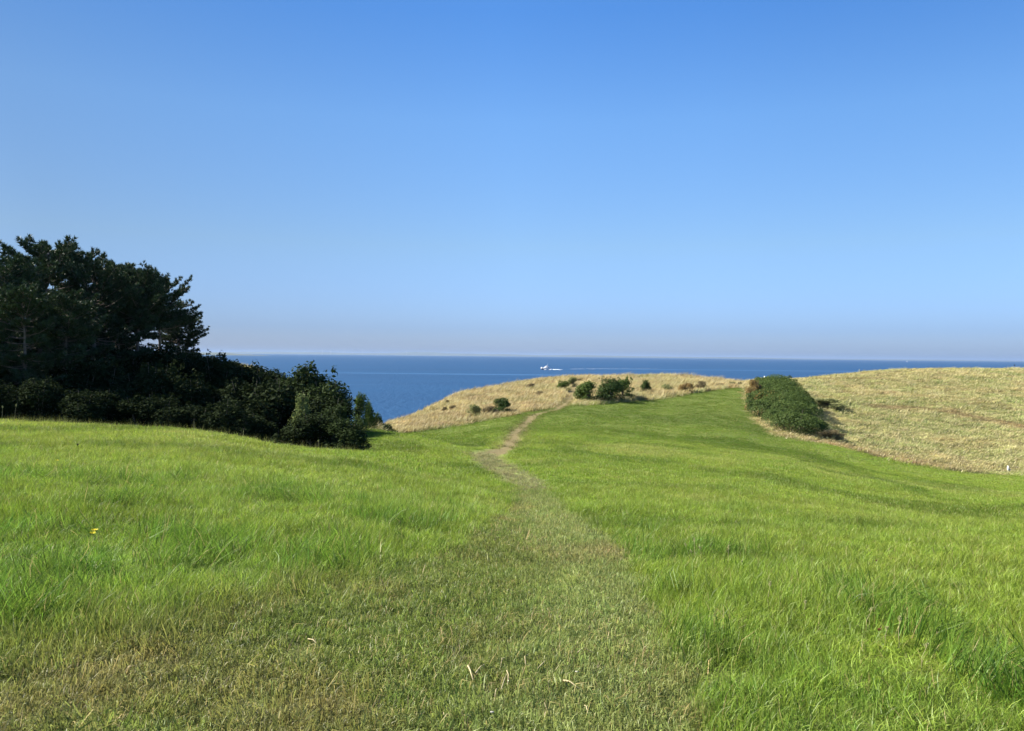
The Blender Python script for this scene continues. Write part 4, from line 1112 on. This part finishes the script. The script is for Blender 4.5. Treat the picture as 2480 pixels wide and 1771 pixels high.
e0, e1 = seapoint(1380, 894), seapoint(1600, 892.3)
foam_line('wake_trail', [e0, (e0 + e1) / 2, e1], [1.6, 1.2, 0.6], 'thin broken pale line of the yacht wake farther behind it', 190, 0.12)

# a far sailing boat
bp2 = seapoint(2197, 877.3)
o = empty('sailing_boat', bp2)
tag(o, 'tiny white sail far out on the sea above the right hill', 'sailing boat')
mb = MB(); mb.tube([[-7, 0, 0.6], [-3, 0, 0.7], [3, 0, 0.7], [7, 0, 1.1]], [1.2, 1.7, 1.5, 0.1], 8); obj('hull', mb.mesh('sailing_hull'), M_boat, o)
mb = MB(); mb.tube([[0, 0, 1], [0, 0, 20]], [0.15, 0.08], 6); obj('mast', mb.mesh('sailing_mast'), M_grey, o)
mb = MB(); mb.add([[-0.3, 0.1, 2.4], [-6, 0.9, 2.4], [-3, 1.0, 10], [-0.3, 0.1, 19.5], [-0.3, 0.2, 2.4], [-6, 1.0, 2.4], [-3, 1.1, 10], [-0.3, 0.2, 19.5]], [np.array([[0, 1, 2, 3], [7, 6, 5, 4], [0, 4, 5, 1], [1, 5, 6, 2], [2, 6, 7, 3], [3, 7, 4, 0]])]); obj('sail', mb.mesh('sail'), M_white, o)

# ------------------------------------------------------------------ wind turbines on the far shore
def turbine_parts():
    t = MB(); t.tube([[0, 0, 0], [0, 0, 70]], [2.6, 1.5], 8)
    n = MB(); n.box((0, 1.0, 71.2), (3.4, 9, 3.6)); n.tube([[0, -3.4, 71.2], [0, -5.6, 71.2]], [1.6, 0.8], 8)
    b_ = []
    for k in range(3):
        a = k * 2.0944; d = np.array([math.sin(a), 0, math.cos(a)]); c = np.array([0, -4.7, 71.2]); sd = np.array([math.cos(a), 0, -math.sin(a)])
        m_ = MB(); V = []
        for q, w in ((1.0, 0.8), (8, 1.7), (20, 1.1), (38, 0.25)):
            V += [c + d * q - sd * w, c + d * q + sd * w, c + d * q + sd * w + [0, 0.5, 0], c + d * q - sd * w + [0, 0.5, 0]]
        i = np.arange(3)[:, None] * 4; j = np.arange(4)[None, :]; j2 = (j + 1) % 4
        m_.add(V, [np.stack([i + j, i + 4 + j, i + 4 + j2, i + j2], -1).reshape(-1, 4), np.array([[0, 1, 2, 3]]), np.array([[15, 14, 13, 12]])]); b_.append(m_.mesh('rotor_blade'))
    return t.mesh('tower'), n.mesh('nacelle'), b_
M_tower = plain('haze_greyed_tower', (0.42, 0.44, 0.47), 0.6, 0.05, 0.05)  # white turbines, greyed in the colour to imitate fading in haze
TW, NA, BL = turbine_parts()
for k, (u, lb) in enumerate(((780, 'leftmost'), (801, 'second from the left'), (833, 'third from the left'), (854, 'middle one'), (878, 'third from the right'), (915, 'second from the right'), (985, 'rightmost'))):
    d = ray(u, 850); y = 14500 + 300 * (k % 3); 
    o = empty('wind_turbine', (d.x * y, y, -1))
    o.scale = (1.1, 1.1, 1.1)
    tag(o, 'faint white wind turbine on the horizon, %s of the row' % lb, 'wind turbine', 'wind turbines on the horizon')
    obj('tower', TW, M_tower, o); obj('nacelle', NA, M_tower, o)
    for q in range(3):
        w = obj('rotor_blade', BL[q], M_tower, o)

# ------------------------------------------------------------------ small plants of the meadow
M_petal = leafy('yellow_petal', (0.60, 0.50, 0.015), (0.75, 0.66, 0.04), 0.3, 0.5, 0.02)
M_gstem = plain('green_stem', (0.13, 0.19, 0.05), 0.6, 0.2, 10)
M_seed = plain('pale_seed_head', (0.36, 0.35, 0.15), 0.8, 0.2, 30)
M_straw = plain('straw', (0.36, 0.30, 0.16), 0.7, 0.2, 30)
M_pebble = plain('pale_pebble', (0.36, 0.34, 0.29), 0.8, 0.2, 60)
M_darkweed = plain('dark_seed_stalk', (0.035, 0.028, 0.018), 0.8, 0.3, 10)
M_red = plain('red_sorrel', (0.22, 0.06, 0.03), 0.7, 0.3, 20)
def head_mesh(rad):
    r = np.random.default_rng(3); n = 26; V = []; F = []
    for k in range(n):
        a = k * 2.39996; ln = rad * (0.65 + 0.35 * (k % 3) / 2); tl = 0.25 + 0.35 * ((k * 7) % 5) / 5
        d = np.array([math.cos(a), math.sin(a), tl]); sd = np.array([-math.sin(a), math.cos(a), 0]) * rad * 0.17
        c = d * ln; b0 = d * rad * 0.1
        V += [b0 - sd * .5, b0 + sd * .5, c + sd, c + d * rad * 0.12, c - sd]; F.append([5 * k, 5 * k + 1, 5 * k + 2, 5 * k + 3, 5 * k + 4])
    return mesh_np('flower_petals', np.array(V), [np.array(F)], r.random(n))
HEAD = head_mesh(0.019)
def flower(u, v, label, group, hgt=0.26, tilt=0.25, s=1.0):
    y = hit(u, v)[1] - 0.3; top = at(u, v, y); zg = float(ground(top[0], top[1]))
    o = empty('yellow_flower', (top[0], top[1], zg)); tag(o, label, 'flower', group)
    h = max(0.12, top[2] - zg)
    mb = MB(); mb.tube([[0.03, 0, -0.02], [0.015, 0.01, h * 0.5], [0, 0, h]], [0.0022, 0.002, 0.0016], 5); mb.tube([[0, 0, h - 0.014], [0, 0, h]], [0.003, 0.007], 6)
    obj('stem', mb.mesh('flower_stem'), M_gstem, o)
    hd = obj('flower_head', HEAD, M_petal, o, (0, 0, h)); hd.rotation_euler = (0.08, tilt, 0); hd.scale = (s, s, s)
GF = 'yellow flowers in the left meadow'
flower(226, 1301, 'yellow dandelion like flower, upper left of the three together in the left meadow', GF, s=1.1)
flower(233, 1301.5, 'yellow dandelion like flower, upper right of the three together in the left meadow', GF, tilt=-0.2, s=1.0)
flower(224, 1310, 'yellow dandelion like flower, lowest of the three together in the left meadow', GF, s=1.3)
flower(138, 1130, 'single tiny yellow flower high up in the left meadow near the wood', GF, s=1.5)
flower(367, 1190, 'single tiny yellow flower in the left meadow, right of the three together', GF, s=0.9)

def seed_stalk(u, vb, vt, lean, label, group=None, mat=None, headmat=None, fat=1.0, y=None, name='seed_stalk', cat='grass stalk', headlen=0.3):
    P = hit(u, vb) if y is None else np.array([ray(u, vb).x * y, y, float(ground(ray(u, vb).x * y, y))])
    h = (vb - vt) * P[1] / FPX
    o = empty(name, P); tag(o, label, cat, group)
    tip = np.array([lean * h, 0, h]); md = np.array([lean * h * 0.35, 0.02, h * 0.55]); hs_ = md + (tip - md) * (1 - headlen) 
    mb = MB(); mb.tube([[0, 0, -0.03], md, hs_, tip], np.array([0.0022, 0.0018, 0.0014, 0.001]) * fat, 5); obj('stem', mb.mesh('stalk'), mat or M_straw, o)
    mb = MB(); rr = np.random.default_rng(int(u * 7 + vt))
    for k in range(14):
        t = k / 13; c = hs_ + (tip - hs_) * t; a = k * 2.4
        d = np.array([math.cos(a) * 0.5, math.sin(a) * 0.5, 0.9]); ln = 0.011 * fat * (1.2 - 0.5 * t)
        mb.tube([c, c + d * ln, c + d * ln * 2], [0.0006 * fat, 0.0022 * fat, 0.0004 * fat], 5, False)
    obj('seed_head', mb.mesh('seed_head'), headmat or M_seed, o)
GK = 'pale seed stalks in the right meadow'
for a in ((1686, 1385, 1334, -0.30, 'pale seed stalk bending left, tallest left one of the cluster right of the path'),
          (1676, 1378, 1319, -0.32, 'pale seed stalk leaning far left, outermost of the cluster right of the path'),
          (1684, 1380, 1306, -0.05, 'pale upright seed stalk, highest of the cluster right of the path'),
          (1706, 1380, 1326, -0.25, 'pale seed stalk, rightmost of the cluster right of the path'),
          (1765, 1390, 1324, -0.02, 'single upright pale stalk right of the seed stalk cluster'),
          (1795, 1400, 1360, 0.03, 'short upright pale stalk, farthest right of the seed stalk cluster'),
          (2096, 1545, 1474, 0.22, 'tall pale green stalk leaning right above the small red leaf'),
          (2180, 1590, 1500, -0.02, 'tall upright stalk with knobbly seed head in the right meadow'),
          (2147, 1575, 1524, 0.02, 'short knobbly stalk between the leaning and the upright stalk'),
          (1860, 1500, 1412, 0.05, 'tall thin stalk near the lush dark green tufts of the right meadow'),
          (2232, 1640, 1565, 0.18, 'thin stalk leaning right in the lower right meadow'),
          (1950, 1520, 1460, 0.0, 'thin upright stalk beside the lush tufts, lower right of the centre')):
    seed_stalk(*a, GK, fat=1.0)
seed_stalk(190, 1102, 1078, -0.12, 'small dark seed stalk standing alone in the upper left meadow', None, M_darkweed, M_darkweed, fat=2.2, name='dock_stalk', cat='weed')
seed_stalk(469, 1050, 1019, 0.02, 'dark dock stalk standing at the meadow edge before the thicket', None, M_seed, M_darkweed, fat=3, y=27.2, name='dock_stalk', cat='weed')
seed_stalk(588, 1062, 1036, 0.08, 'thin brown dock stalk at the meadow edge, right of the dark one', None, M_seed, M_darkweed, fat=3, y=26.7, name='dock_stalk', cat='weed')
seed_stalk(4, 1020, 983, 0.05, 'pale dead weed stalk at the left edge of the photo before the wood', None, M_straw, M_seed, fat=2.6, y=28.0, name='dock_stalk', cat='weed')
seed_stalk(34, 1022, 978, 0.12, 'pale dead weed stalk just right of the one at the left edge', None, M_straw, M_seed, fat=2.4, y=28.0, name='dock_stalk', cat='weed')
seed_stalk(770, 1093, 1068, 0.03, 'pale weed stalk at the meadow edge before the rounded green bush', None, M_straw, M_seed, fat=2.5, y=26.6, name='dock_stalk', cat='weed')
seed_stalk(2457, 902, 889, 0.0, 'dark weed standing on the crest of the right hill', None, M_darkweed, M_darkweed, fat=9, y=123, name='dock_stalk', cat='weed')

def straw(pts, label, group, lift=0.035, fat=1.0):
    W = np.array([hit(u, v) + np.array([0, 0, lift]) for u, v in pts])
    c = W[0].copy(); mb = MB(); t = np.linspace(0, 1, len(W))
    W[len(W) // 2, 2] += 0.015
    mb.tube(W - c, 0.0034 * fat * (1 - 0.5 * t), 5)
    o = obj('dry_straw', mb.mesh('dry_straw'), M_straw, None, c); tag(o, label, 'straw', group)
GW = 'dry straws lying on the mown grass'
straw([(1133,1629),(1138,1652),(1146,1671)], 'thickest dry straw, left arm of the pale V shape near the bottom centre', GW, fat=1.6)
straw([(1152,1653),(1164,1640),(1178,1624)], 'dry straw forming the right arm of the pale V shape near the bottom centre', GW, fat=1.3)
straw([(1223,1613),(1216,1620),(1212,1633)], 'short curved straw above and right of the pale V shape', GW)
straw([(1227,1644),(1231,1664),(1229,1684)], 'dry straw curving down, right of the pale V shape', GW)
straw([(1214,1688),(1222,1668),(1227,1650)], 'dry straw crossing beneath the curved one right of the pale V shape', GW)
straw([(1203,1688),(1201,1700),(1198,1713)], 'short upright straw below the crossing straws', GW)
straw([(1363,1673),(1380,1680),(1403,1689)], 'bright straight straw lying alone in the green turf at bottom centre', GW, fat=1.5)
straw([(1302,1640),(1315,1631),(1323,1615)], 'curved pale green straw above the bright straight one', GW)
straw([(1273,1628),(1271,1617),(1282,1603)], 'pale bent straw left of the curved pale green one', GW)
straw([(1416,1728),(1420,1740),(1424,1755)], 'pale upright straw near the bottom edge right of centre', GW)
straw([(1322,1749),(1320,1760),(1318,1770)], 'pale straw cut by the bottom edge of the photo', GW)
straw([(745,1568),(758,1573),(772,1581)], 'dry straw lying on brown grass left of the path', GW)
straw([(1222,1330),(1236,1332),(1249,1335)], 'thin straw lying on the slope left of the path', GW)
straw([(1398,1600),(1412,1596),(1440,1602)], 'thin straw lying across the path near the centre', GW)
for (u, v, lb) in ((2105, 1379, 'small red sorrel leaf in the right meadow, the higher of two'), (2100, 1558, 'small red sorrel leaf in the right meadow, the lower of two')):
    P = hit(u, v); o = empty('sorrel_leaf', P + np.array([0, -0.15, 0.12])); tag(o, lb, 'leaf', 'red sorrel leaves')
    mb = MB()
    for k in range(5):
        a = k * 1.3; d = np.array([math.cos(a) * 0.012, math.sin(a) * 0.006, 0.018]); sd = np.array([-math.sin(a), math.cos(a), 0]) * 0.007
        mb.add([[0, 0, 0], d * .5 + sd, d, d * .5 - sd], [np.array([[0, 1, 2, 3]])])
    obj('blade', mb.mesh('sorrel_blade'), M_red, o)
    mb = MB(); mb.tube([[0, 0, -0.14], [0.004, 0, -0.06], [0, 0, 0]], [0.0015, 0.0012, 0.001], 5); obj('stem', mb.mesh('sorrel_stem'), M_gstem, o)
for (u, v, lb) in ((1397, 1650, 'small pale pebble lying in the short turf near the bottom centre'), (1191, 1758, 'small pale stone fragment at the bottom edge of the grass')):
    P = hit(u, v); bm = bmesh.new(); bmesh.ops.create_icosphere(bm, subdivisions=2, radius=0.007)
    for vv in bm.verts: vv.co.z *= 0.5; vv.co.x *= 1.3 + 0.3 * math.sin(vv.co.y * 300)
    me = bpy.data.meshes.new('pebble'); bm.to_mesh(me); bm.free()
    o = obj('pebble', me, M_pebble, None, P + np.array([0, 0, 0.045])); tag(o, lb, 'pebble', 'pale pebbles in the turf')
